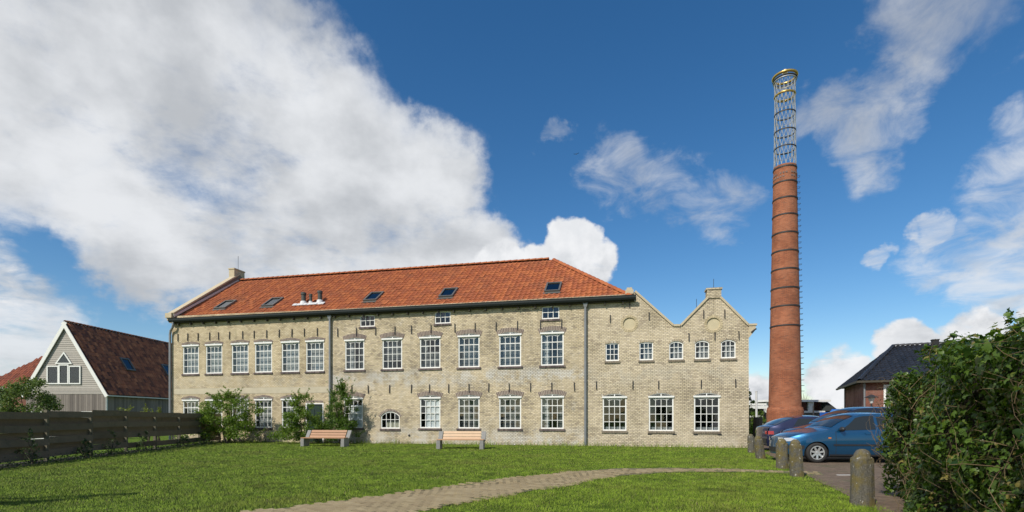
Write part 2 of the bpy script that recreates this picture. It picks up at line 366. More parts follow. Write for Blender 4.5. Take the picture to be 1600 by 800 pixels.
# the brick path: centre line in metres, and width
PATH = [(-4.7, 5.0, 1.75), (-3.4, 6.2, 1.75), (-1.85, 7.95, 1.65), (0.0, 10.0, 1.55), (1.45, 11.5, 1.42), (2.75, 12.5, 1.25), (3.9, 12.95, 1.05), (5.1, 12.95, .85), (6.3, 12.5, .7), (7.3, 12.05, .8)]
def crom(P, n):
    out = []
    A = [np.array(p) for p in P]; A = [2*A[0]-A[1]] + A + [2*A[-1]-A[-2]]
    for i in range(1, len(A)-2):
        for k in range(n):
            t = k/n; p0, p1, p2, p3 = A[i-1:i+3]
            out.append(.5*(2*p1+(p2-p0)*t+(2*p0-5*p1+4*p2-p3)*t*t+(3*p1-p0-3*p2+p3)*t**3))
    out.append(A[-2]); return out
PC = crom(PATH, 12)
def pz(x, y): return gz(x, y)
def path_fn(t, b):
    p = pos(t); n = t.noise(p, 6, 5, .6); n2 = t.noise(p, 60, 3, .7)
    c = t.mix(t.ramp(n, .35, .65), (.20,.16,.095,1), (.11,.12,.045,1))
    t.set(b.inputs['Base Color'], hsv(t, c, v=t.ramp(n2, .2, .8, .6, 1.3))); t.set(b.inputs['Normal'], t.bump(n2, .6, .02))
M['path_bed'] = mat('path_bed', rough=.95, fn=path_fn)
M['paver'] = islandmat('path_bricks', [(.28,.22,.12), (.33,.262,.15), (.26,.20,.112), (.30,.235,.13), (.355,.285,.165)], .9, .3, dirt=((.19,.155,.08), .5, 1.6), bump=.2)
pb = MB()
for i, (x, y, wd) in enumerate(PC):
    a, b_ = PC[max(i-1, 0)], PC[min(i+1, len(PC)-1)]
    tx, ty = b_[0]-a[0], b_[1]-a[1]; l = math.hypot(tx, ty); nx_, ny_ = -ty/l, tx/l
    for k in range(5):
        q = (k/4-.5)*wd; xx, yy = x+nx_*q, y+ny_*q; pb.v.append((xx, yy, pz(xx, yy)+.010))
for i in range(len(PC)-1):
    for k in range(4): pb.f.append((i*5+k, i*5+k+1, (i+1)*5+k+1, (i+1)*5+k))
path = tag(pb.build('path', M['path_bed'], smooth=True), kind='structure')
cum_l = [0]
for a, b_ in zip(PC[:-1], PC[1:]): cum_l.append(cum_l[-1]+math.hypot(b_[0]-a[0], b_[1]-a[1]))
def path_at(s_):
    i = max(0, min(len(PC)-2, int(np.searchsorted(cum_l, s_))-1)); f = (s_-cum_l[i])/max(1e-6, cum_l[i+1]-cum_l[i])
    a, b_ = PC[i], PC[i+1]; p = a*(1-f)+b_*f; tv = (b_-a)[:2]; return p, tv/np.linalg.norm(tv)
pav = []
s_ = 0.05; row = 0
while s_ < cum_l[-1]-.1:
    p, tv = path_at(s_); nv = np.array([-tv[1], tv[0]]); wd = p[2]
    cnt = int(wd/.212)
    for k in range(cnt+1):
        q = (k-cnt/2+(.25 if row % 2 else -.25))*.212
        edge = abs(q) > wd/2-.12
        if s_ > cum_l[-1]*.62 and (abs(q) > wd*.36 or random.random() < .12 + .7*(s_/cum_l[-1]-.62)): continue
        if edge and random.random() < .15: continue
        c = p[:2]+nv*q; ang = math.atan2(nv[1], nv[0])+random.gauss(0, .012)
        pav.append((c[0], c[1], ang, random.gauss(0, .0012)))
    s_ += .106; row += 1
def paver_box(): return MB().box(-.1, .1, -.048, .048, -.03, .016)
pme = paver_box().mesh('paver', M['paver'])
vis = [q for q in pav if q[1] > 7.0 and abs(q[0]/q[1]) < 1.0]
vis.sort(key=lambda q: q[0]**2+q[1]**2); near = set(id(q) for q in vis[:290])
far = MB()
for q in pav:
    z = pz(q[0], q[1])+.005+q[3]
    if id(q) in near:
        o = link('paver', pme, path); o.location = (q[0], q[1], z); o.rotation_euler = (random.gauss(0, .004), random.gauss(0, .004), q[2])
    else:
        cx, sx = math.cos(q[2]), math.sin(q[2])
        far.obox((q[0], q[1], z-.007), (.1*cx, .1*sx, random.gauss(0, .001)), (-.048*sx, .048*cx, random.gauss(0, .001)), (0, 0, .023))
tag(far.build('pavers', M['paver'], path, fixn=False), kind='stuff')

def park_fn(t, b):
    p = pos(t); br = t.new('ShaderNodeTexBrick'); br.offset = .5
    t.set(br.inputs['Vector'], p); t.set(br.inputs['Scale'], 1.); t.set(br.inputs['Brick Width'], .21); t.set(br.inputs['Row Height'], .08); t.set(br.inputs['Mortar Size'], .006)
    t.set(br.inputs['Color1'], (.13,.085,.055,1)); t.set(br.inputs['Color2'], (.185,.13,.085,1)); t.set(br.inputs['Mortar'], (.08,.07,.05,1))
    n = t.noise(p, .9, 6, .62); n2 = t.noise(p, 9, 5, .6)
    c = t.mix(t.math('MULTIPLY', t.ramp(n, .5, .72), .55), br.outputs['Color'], (.07,.085,.03,1))
    t.set(b.inputs['Base Color'], hsv(t, c, v=t.ramp(n2, .2, .8, .7, 1.25))); t.set(b.inputs['Normal'], t.bump(n2, .4, .02))
M['parking'] = mat('parking_clinkers', rough=.9, fn=park_fn)
edge = [(4.6, 5.0), (5.2, 7.2), (5.75, 8.8), (6.35, 10.6), (6.9, 12.2), (7.5, 13.6), (8.4, 16.2), (9.3, 18.8), (10.6, 21.4), (12.2, 29)]
pk = MB(); n = len(edge)
ec = crom([(*e, 0) for e in edge], 8)
for q in ec:
    jx = .10*mnoise.noise((q[0]*3, q[1]*3, 1)); pk.v += [(q[0]+jx, q[1], .008), (70, q[1], .008)]
pk.f = [(2*i, 2*i+1, 2*i+3, 2*i+2) for i in range(len(ec)-1)]
pk.quad((12.2, 29.003, .008), (70, 29.003, .008), (70, 34, .008), (12.2, 34, .008))
park = tag(pk.build('parking_area', M['parking']), kind='structure')
mk = MB(); mk.box(7.46, 7.82, 11.72, 11.79, .009, .0125)
mk.build('parking_mark', M['white'], park)

# planting bed along the fence
FA, FB = Vector((-13.05, 6.0, 0)), Vector((-15.75, 27.55, 0))
fd = (FB-FA).normalized(); fn_ = Vector((fd.y, -fd.x, 0))
bed = MB(); pts = []
for i in range(45):
    q = FA.lerp(FB, i/44); wv = .75+.22*mnoise.noise((i*.6, 0, 4))
    bed.v += [tuple(q-fn_*.3+Vector((0,0,.006))), tuple(q+fn_*wv+Vector((0,0,.012+gz(q.x, q.y))))]
bed.f = [(2*i, 2*i+1, 2*i+3, 2*i+2) for i in range(44)]
tag(bed.build('planting_bed', M['soil']), kind='structure')

# ------------------------------------------------------------------ the factory
ALPHA = R(12.7513)
FX, FY = -18.79, 28.47
F = empty('factory_building', (FX, FY, 0), -ALPHA)
tag(F, 'long yellow brick former factory with orange tiled hip roof and stepped gable wing', 'factory')
def f2w(u, y, z=0):
    return Vector((FX+u*math.cos(ALPHA)+y*math.sin(ALPHA), FY-u*math.sin(ALPHA)+y*math.cos(ALPHA), z))
EZ, RZ, RD = 6.78, 10.15, 4.8      # eave height, ridge height, ridge depth
DEEP = 9.6
def arc_pts(uc, hw, z0, rise, n=10):      # from right end to left end
    r = (hw*hw+rise*rise)/(2*rise); cz = z0+rise-r; a0 = math.asin(hw/r)
    return [(uc+r*math.sin(a0-2*a0*i/n), cz+r*math.cos(a0-2*a0*i/n)) for i in range(n+1)]
holes = {'left': [], 'mid': [], 'right': []}
def hole_poly(uc, wd, zb, zt, rise):
    return [(uc-wd/2, zb), (uc+wd/2, zb)] + arc_pts(uc, wd/2, zt, rise)
# windows: centre, width, bottom, springing height
WIN = []
for uc in (1.11, 2.62, 4.27, 5.72, 7.35, 8.80): WIN.append(('left', uc, 1.05, 3.70, 5.30, .07, 'left'))
for uc in (1.11, 2.62, 4.27, 5.72, 7.35): WIN.append(('left', uc, 1.05, .76, 2.29, .10, 'left'))
for uc in (11.06, 13.13, 15.14, 17.13, 19.17, 21.18): WIN.append(('mid', uc, 1.07, 3.73, 5.27, .09, 'mid'))
for uc in (10.98, 15.14, 17.13, 19.17, 21.18): WIN.append(('mid', uc, 1.07, .78, 2.31, .09, 'mid'))
WIN.append(('mid', 13.02, 1.02, .75, 1.38, .24, 'low'))
for uc in (11.77, 15.79, 21.10): WIN.append(('mid', uc, .82, 5.89, 6.44, .06, 'attic'))
for uc, zb, zt in ((24.02, .71, 2.27), (26.05, .71, 2.27), (27.96, .71, 2.27)): WIN.append(('right', uc, 1.06, zb, zt, .12, 'big'))
for uc, rise in ((23.92, .03), (25.41, .04), (26.69, .12), (27.77, .12), (28.84, .12)): WIN.append(('right', uc, .60, 3.87, 4.68-rise, rise, 'small'))
DOOR = (8.78, 1.05, .02, 2.06)
for sec, uc, wd, zb, zt, rise, st in WIN: holes[sec].append(hole_poly(uc, wd, zb, zt, rise))
holes['left'].append([(DOOR[0]-.525, .02), (DOOR[0]+.525, .02), (DOOR[0]+.525, 2.06), (DOOR[0]-.525, 2.06)])
def circ(uc, zc, r, n=24): return [(uc+r*math.cos(2*math.pi*k/n), zc+r*math.sin(2*math.pi*k/n)) for k in range(n)]
ROUND = [(24.68, 5.53, .275), (28.24, 5.37, .275)]
for q in ROUND: holes['right'].append(circ(*q))
def wall_with_holes(name, outer, hs, material, reveal=.13):
    bm = bmesh.new(); edges = []; loops = []
    for loop in [outer]+hs:
        vs = [bm.verts.new((u, 0, z)) for u, z in loop]
        es = [bm.edges.new((vs[i], vs[(i+1) % len(vs)])) for i in range(len(vs))]
        edges += es; loops.append(vs)
    bmesh.ops.triangle_fill(bm, use_beauty=True, use_dissolve=False, edges=edges, normal=(0, -1, 0))
    for vs in loops[1:]:
        bk = [bm.verts.new((v.co.x, reveal, v.co.z)) for v in vs]
        for i in range(len(vs)):
            j = (i+1) % len(vs); bm.faces.new((vs[i], vs[j], bk[j], bk[i]))
    me = bpy.data.meshes.new(name); bm.to_mesh(me); bm.free(); me.materials.append(material)
    return link(name, me, F)
U0, U1, U2, U3 = -.15, 9.72, 22.72, 29.66
wall_with_holes('wall', [(U0, -.1), (U1, -.1), (U1, 6.86), (U0, 6.95)], holes['left'], M['brick_left'])
wall_with_holes('wall', [(U1, -.1), (U2, -.1), (U2, 6.86), (U1, 6.86)], holes['mid'], M['brick_mid'])
PROF = [(24.86, 6.95), (26.54, 5.34), (26.89, 5.32), (28.03, 6.50), (28.03, 6.9), (28.49, 6.9), (28.49, 6.48), (29.62, 5.24), (29.93, 5.24), (29.93, 5.08), (29.66, 4.75)]
wall_with_holes('wall', [(U2, -.1), (U3, -.1)] + PROF[::-1] + [(24.5, 7.05), (24.5, 6.86), (U2, 6.86)], holes['right'], M['brick_right'])
# side and back walls, inner room linings
b_ = MB(); b_.quad((U0, 0, -.1), (U0, DEEP, -.1), (U0, DEEP, EZ), (U0, DEEP/2, RZ+.15), (U0, 0, EZ)).build('wall', M['brick_side'], F)
b_ = MB(); b_.box(U3-.22, U3-.001, .002, DEEP, -.1, 4.9).build('wall', M['brick_side'], F)
b_ = MB(); b_.box(U0, U3, DEEP, DEEP+.2, -.1, 4.75).build('wall', M['brick_side'], F)
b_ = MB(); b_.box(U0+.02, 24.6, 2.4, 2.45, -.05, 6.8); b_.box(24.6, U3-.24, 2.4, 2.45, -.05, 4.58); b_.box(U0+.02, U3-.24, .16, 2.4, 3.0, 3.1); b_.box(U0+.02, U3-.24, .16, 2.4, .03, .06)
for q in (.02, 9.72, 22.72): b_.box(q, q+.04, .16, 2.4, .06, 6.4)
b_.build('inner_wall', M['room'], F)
# roof planes beneath the tiles
def rz(y): return EZ-.02+(RZ-EZ)*(y+.0)/RD
HU, HE = 20.45, 24.75               # ridge end, right eave corner
YS = -.19
r_ = MB()
r_.quad((.1, YS, rz(YS)), (HE+.15, YS, rz(YS)), (HU, RD, rz(RD)), (.1, RD, rz(RD)))
r_.quad((.1, DEEP-YS, rz(YS)), (HE+.15, DEEP-YS, rz(YS)), (HU, RD, rz(RD)), (.1, RD, rz(RD)))
r_.quad((HE+.15, YS, rz(YS)), (HE+.15, DEEP-YS, rz(YS)), (HU, RD, rz(RD)))
roof = r_.build('roof', M['tile_base'], F)
def pantiles(origin, along, up, L, H, tw, th, keep, amp=.03, lift=.028, thick=.022):
    """pantile field: `along` and `up` unit vectors in the roof plane; keep(a, h) says whether a tile stands there"""
    o, A, Uv = Vector(origin), Vector(along), Vector(up); N = A.cross(Uv).normalized()
    if N.z < 0: N = -N
    mb = MB(); K = 6
    prof = [amp*(.9*math.cos(2*math.pi*(k/K)*.95+.3)) for k in range(K+1)]
    for j in range(int(H/th)+1):
        for i in range(int(L/tw)+1):
            a, h = i*tw, j*th
            if not keep(a+tw/2, h+th/2): continue
            top = min(h+th*1.12, H); jit = random.gauss(0, .004); jl = random.gauss(0, .004); b = len(mb.v)
            for k in range(K+1):
                q = o+A*(a+tw*1.06*k/K); z = prof[k]+jl+amp
                mb.v.append(tuple(q+Uv*(h+jit)+N*(z+lift-thick))); mb.v.append(tuple(q+Uv*(h+jit)+N*(z+lift))); mb.v.append(tuple(q+Uv*top+N*(z+.002)))
            for k in range(K):
                s0, s1 = b+3*k, b+3*k+3
                mb.f += [(s0, s1, s1+1, s0+1), (s0+1, s1+1, s1+2, s0+2)]
    return mb
SL = math.hypot(RD-YS, rz(RD)-rz(YS)); upv = Vector((0, RD-YS, rz(RD)-rz(YS))).normalized()
SKY = [(2.25, 1.28), (5.35, 1.27), (11.5, 1.25), (15.68, 1.2), (21.07, 1.16)]      # roof windows: u, depth
def in_sky(a, h):
    y = YS+h*upv.y; u = a+.14
    return any(abs(u-q[0]) < .36 and abs(y-q[1]) < .48 for q in SKY)
def keep_main(a, h):
    f = h/SL; return a+.14 < HE+.1-(HE+.1-HU)*f and not in_sky(a, h) and h < SL-.12
t_ = pantiles((.14, YS, rz(YS)), (1, 0, 0), upv, HE-.1, SL, .245, .345, keep_main)
tag(t_.build('roof_tile', M['tile'], roof, smooth=False, fixn=False), kind='stuff')
# ridge and hip caps
def caps(p0, p1, name, material, parent, r=.125, step=.36, zoff=.03):
    p0, p1 = Vector(p0), Vector(p1); dv = (p1-p0); L = dv.length; dv.normalize(); sd = dv.cross(Vector((0,0,1))).normalized(); up = sd.cross(dv)
    mb = MB(); n = int(L/step)
    for i in range(n):
        a, b = p0+dv*(i*step), p0+dv*((i+1)*step+.04); k = len(mb.v)
        for q, rr, zz in ((a, r, .0), (b, r*1.1, .018)):
            for m_ in range(7):
                an = math.pi*m_/6; mb.v.append(tuple(q+sd*(rr*math.cos(an))+up*(rr*.8*math.sin(an)+zoff+zz-.03)))
        for m_ in range(6): mb.f.append((k+m_, k+m_+1, k+8+m_, k+7+m_))
        mb.f.append(tuple(k+7+m_ for m_ in range(7)))
    return tag(mb.build(name, material, parent), kind='stuff')
caps((.1, RD, rz(RD)+.02), (HU+.1, RD, rz(RD)+.02), 'ridge_tile', M['tile'], roof)
caps((HE+.08, YS, rz(YS)+.03), (HU, RD, rz(RD)+.02), 'hip_tile', M['tile'], roof)
# skylights
for u, y in SKY:
    c = Vector((u, y, rz(y))); nrm = Vector((0, -upv.z, upv.y)); k = MB()
    o_ = c+nrm*.09
    for sx in (-1, 1): k.obox(o_+Vector((sx*.34, 0, 0)), (.04, 0, 0), upv*.55, nrm*.06)
    for sy in (-1, 1): k.obox(o_+upv*(sy*.51), (.30, 0, 0), upv*.04, nrm*.06)
    k.obox(c+nrm*.05-upv*.63, (.42, 0, 0), upv*.08, nrm*.02)
    sk = k.build('skylight', M['skyframe'], F)
    k = MB(); k.obox(c+nrm*.10, (.30, 0, 0), upv*.47, nrm*.004); k.build('pane', M['glass_dark'], sk)
    k = MB(); k.obox(c+nrm*.02, (.30, 0, 0), upv*.47, nrm*.004); k.build('blind_or_dark_backing', M['room'], sk)  # dark sheet under the skylight pane, darkness of the attic put into colour
# roof vents
for u, y, r, h in ((7.45, .98, .12, .50), (7.92, .93, .075, .42), (8.42, 1.02, .115, .52)):
    zb = rz(y); v = MB(); v.lathe([(r, zb+.0), (r, zb+h)], 14, (u, y, 0)); v.lathe([(r*1.0, zb+h+.01), (r*1.22, zb+h+.01), (r*1.22, zb+h+.12), (r*.9, zb+h+.14), (.001, zb+h+.14)], 14, (u, y, 0))
    vv = v.build('roof_vent', M['vent_grey'], F)
    v = MB(); v.lathe([(r*1.8, zb-.04), (r*1.35, zb+.15), (r*1.02, zb+.17)], 14, (u, y, 0)); v.build('flashing', M['lead'], vv)
v = MB()
for i in range(9):
    u = 7.05+i*.21; v.obox((u, .78+.03*math.sin(i*2), rz(.78)+.10), (.11, 0, 0), upv*.12, (0, -.005, .012))
v.build('flashing', M['lead'], roof)
# gutter, eave board, brackets
k = MB(); prof = [(-.32, 6.74), (-.33, 6.64), (-.29, 6.57), (-.22, 6.55), (-.16, 6.57), (-.14, 6.64)]
for (ya, za), (yb, zb) in zip(prof[:-1], prof[1:]): k.add([(-.08, ya, za), (HE+.22, ya, za), (HE+.22, yb, zb), (-.08, yb, zb)], [(0,1,2,3)])
k.add([(-.08, y, z) for y, z in prof], [tuple(range(6))]); k.add([(HE+.22, y, z) for y, z in prof], [tuple(range(6))])
k.box(-.08, HE+.22, -.335, -.318, 6.74, 6.757)
k.build('gutter', M['gutter'], F, fixn=False)
k = MB(); k.box(-.02, HE+.15, -.125, -.003, 6.50, 6.66); k.build('eave_board', M['soffit'], F)
for i in range(31):
    u = .4+i*.8; k = MB(); k.prism([(u-.03, 6.40), (u+.03, 6.40), (u+.03, 6.498), (u-.03, 6.498)], -.17, -.004); k.build('eave_bracket', M['soffit'], F)
# downpipes
def pipe(u, ztop, name='downpipe'):
    k = MB(); k.tube([(u, -.10, ztop), (u, -.10, .05)], .058, 10)
    for z in (1.2, 2.9, 4.6): k.tube([(u, -.10, z), (u, -.10, z+.06)], .068, 10)
    o = k.build(name, M['zinc'], F, smooth=False); return o
p1 = pipe(U1, 6.35); p2 = pipe(U2, 6.35)
for pp, u in ((p1, U1), (p2, U2)):
    k = MB(); k.add([(u-.11, -.19, 6.52), (u+.11, -.19, 6.52), (u+.11, -.01, 6.52), (u-.11, -.01, 6.52), (u-.06, -.16, 6.34), (u+.06, -.16, 6.34), (u+.06, -.04, 6.34), (u-.06, -.04, 6.34)],
             [(0,1,2,3), (4,7,6,5), (0,4,5,1), (1,5,6,2), (2,6,7,3), (3,7,4,0)]); k.build('hopper', M['zinc'], pp)
k = MB(); k.tube([(.16, -.22, 6.56), (.16, -.22, 6.40), (.1, -.2, 6.25), (-.10, -.13, 6.10), (-.15, -.12, 5.9), (-.15, -.12, .05)], .06, 10)
k.build('downpipe', M['zinc'], F)
# left gable parapet with kneeler and end block
tp = RZ+.42
k = MB(); k.add([(-.2, -.12, 6.80), (.12, -.12, 6.80), (.12, RD, RZ+.05), (-.2, RD, RZ+.05), (-.2, -.12, 7.02), (.12, -.12, 7.02), (.12, RD, tp-.05), (-.2, RD, tp-.05)],
                [(0,1,2,3), (0,1,5,4), (1,2,6,5), (2,3,7,6), (3,0,4,7), (4,5,6,7)])
k.add([(-.2, DEEP+.12, 6.80), (.12, DEEP+.12, 6.80), (.12, RD, RZ+.05), (-.2, RD, RZ+.05), (-.2, DEEP+.12, 7.02), (.12, DEEP+.12, 7.02), (.12, RD, tp-.05), (-.2, RD, tp-.05)],
                [(0,1,2,3), (0,1,5,4), (1,2,6,5), (2,3,7,6), (3,0,4,7), (4,5,6,7)])
par = k.build('gable_parapet', M['coping_shaded'], F)
k = MB(); k.obox((-.04, RD/2-.08, (7.02+tp-.05)/2+.04), (.19, 0, 0), Vector((0, RD/2+.07, (tp-.05-7.02)/2)), (0, -.02, .035)); k.build('coping', M['coping'], par)
k = MB(); k.box(-.30, .10, RD-.45, RD+.45, RZ+.05, RZ+.62); k.box(-.33, .13, RD-.48, RD+.48, RZ+.622, RZ+.70); k.build('gable_block', M['coping'], par)
k = MB(); k.box(-.36, .06, -.24, .14, 6.82, 7.08); k.box(-.30, .0, -.18, .1, 6.68, 6.818); k.box(-.24, -.04, -.1, .06, 6.56, 6.678); k.build('kneeler', M['coping'], par)
k = MB(); k.obox((.135, RD/2, (EZ+RZ)/2+.14), (.016, 0, 0), Vector((0, RD/2+.15, (RZ-EZ)/2)), (0, -.03, .05)); k.build('flashing', M['lead'], par)
k = MB(); k.tube([(.0, RD, RZ+.7), (.0, RD, RZ+1.6)], .012, 5); k.build('lightning_rod', M['iron'], par)
# right wing gable coping and small roofs behind
k = MB()
seg = [PROF[0], PROF[1], PROF[2], PROF[3]]
def strip(a, b, t=.09):
    a, b = Vector((a[0], 0, a[1])), Vector((b[0], 0, b[1])); dv = (b-a).normalized(); nv = Vector((-dv.z, 0, dv.x)); nv = nv if nv.z > 0 else -nv
    k.obox((a+b)/2+nv*t/2+Vector((0, .14, 0)), (b-a)/2+dv*.01, (0, .20, 0), nv*t/2)
strip((24.90, 6.93), (26.53, 5.36)); strip((26.58, 5.335), (26.85, 5.325)); strip((26.91, 5.345), (28.02, 6.49)); strip((28.50, 6.48), (29.60, 5.26)); strip((29.63, 5.243), (29.97, 5.243), .08)
k.build('coping', M['coping'], F)
k = MB(); k.box(27.97, 28.55, -.05, .45, 6.50, 6.86); k.box(27.93, 28.59, -.08, .48, 6.862, 6.94); k.build('gable_block', M['brick_right'], F)
k = MB(); k.box(24.50, 24.86, -.04, .40, 6.87, 7.06); k.box(24.56, 24.8, -.0, .36, 7.062, 7.16); k.build('gable_block', M['coping'], F)
k = MB(); k.prism([(29.665, 4.73), (29.93, 5.06), (29.93, 5.235), (29.665, 5.235)], -.03, .32); k.build('kneeler', M['coping'], F)
k = MB(); k.tube([(29.75, -.05, 4.95), (29.86, -.05, 5.04), (29.95, -.02, 5.10)], .035, 6); k.build('iron_tie', M['iron'], F)
for u, z in ((27.55, 6.1), (28.26, 6.94)):
    k = MB(); k.tube([(u, .1, z), (u, .1, z+.42)], .010, 5); k.build('lightning_rod', M['iron'], F)
k = MB(); k.box(24.58, 29.44, .16, DEEP, 4.72, 4.84)
k.build('wing_roof', M['tile_base'], F)
k = MB(); k.prism([(24.9, 4.7), (29.6, 4.7), (29.6, 5.2), (28.47, 6.42), (28.05, 6.42), (26.9, 5.28), (26.54, 5.28), (24.9, 6.8)], .14, .30); k.build('gable_back', M['brick_side'], F)
# plaster band on the left block, roundels, small black vent slots
k = MB(); k.box(.02, U1-.12, -.012, -.002, 2.585, 2.90); k.build('plaster_band', M['plaster'], F)
for uc, zc, r in ROUND:
    k = MB(); k.add([(u, .045, z) for u, z in circ(uc, zc, r+.01)], [tuple(range(24))]); k.build('roundel', M['roundel_plaster'], F)
    k = MB()
    for i in range(22):
        a0, a1 = 2*math.pi*i/22+.02, 2*math.pi*(i+1)/22-.02
        pts = [(uc+rr*math.cos(a), zc+rr*math.sin(a)) for rr, a in ((r+.005, a0), (r+.005, a1), (r+.11, a1), (r+.11, a0))]
        k.prism(pts, -.012, .01)
    k.build('roundel_bricks', M['ring'], F)
for u in (25.56, 26.62, 27.5, 28.5):
    k = MB(); k.box(u-.085, u+.085, -.02, -.003, .545, .58); k.build('vent_slot', M['iron'], F)
k = MB(); k.tube([(14.05, -.03, .42), (14.05, .02, .42)], .055, 12); k.build('vent_slot', M['iron'], F)
# wall anchors
AN = [(u, 5.73) for u in (.28, .93, 1.61, 2.36, 2.93, 3.63, 4.46, 5.17, 5.94, 6.70, 7.46, 8.19, 8.95)]
AN += [(u, 5.65) for u in (10.12, 11.18, 12.24, 13.29, 14.17, 15.20, 16.43, 17.45, 18.49, 19.53, 20.63, 21.62)]
AN += [(u, 2.73) for u in (10.08, 10.92, 11.83, 13.0, 14.17, 15.12, 16.11, 17.14, 18.13, 19.13, 20.16, 21.16, 22.21)]
AN += [(23.83, 5.79), (25.53, 5.83), (27.83, 5.81), (28.69, 5.79), (27.22, 4.83), (28.29, 4.84), (29.26, 4.85), (23.21, 2.78), (24.83, 2.78), (25.94, 2.76), (27.73, 2.77), (29.13, 2.79), (24.69, 6.42)]
for u, z in AN:
    h = .21 if u < 23 else .18; tl = random.gauss(0, .025); k = MB()
    k.obox((u, -.035, z), (.019, 0, 0), (0, .012, 0), (tl*h, 0, h)); k.obox((u, -.015, z-.02), (.014, 0, 0), (0, .014, 0), (0, 0, .03))
    k.build('wall_anchor', M['iron'], F)
# windows
PANE = {}
def pane_mesh(wd, ht):
    key = (round(wd, 3), round(ht, 3))
    if key not in PANE: PANE[key] = MB().box(-wd/2, wd/2, -.003, .003, -ht/2, ht/2).mesh('pane', M['glass'])
    return PANE[key]
def voussoirs(uc, hw, z0, rise, th, n, y0, over=.07, material=None, parent=None):
    r = (hw*hw+rise*rise)/(2*rise); cz = z0+rise-r; a0 = math.asin(hw/r)*(1+over/hw)
    k = MB(); gap = .30*2*a0/n
    for i in range(n):
        a, b = -a0+2*a0*i/n+gap/2, -a0+2*a0*(i+1)/n-gap/2; jr = random.gauss(0, .006)
        pts = [(uc+rr*math.sin(q), cz+rr*math.cos(q)) for rr, q in ((r+.004, a), (r+.004, b), (r+th+jr, b), (r+th+jr, a))]
        k.prism(pts, y0+random.gauss(0, .002), .02)
    o = k.build('arch', material, parent)
    k = MB(); lo = [(uc+(r+.003)*math.sin(q), cz+(r+.003)*math.cos(q)) for q in np.linspace(-a0, a0, 9)]; hi = [(uc+(r+th)*math.sin(q), cz+(r+th)*math.cos(q)) for q in np.linspace(-a0, a0, 9)]
    for i in range(8): k.quad((lo[i][0], -.003, lo[i][1]), (lo[i+1][0], -.003, lo[i+1][1]), (hi[i+1][0], -.003, hi[i+1][1]), (hi[i][0], -.003, hi[i][1]))
    k.build('arch_mortar', M['mortar'], parent)
    return o
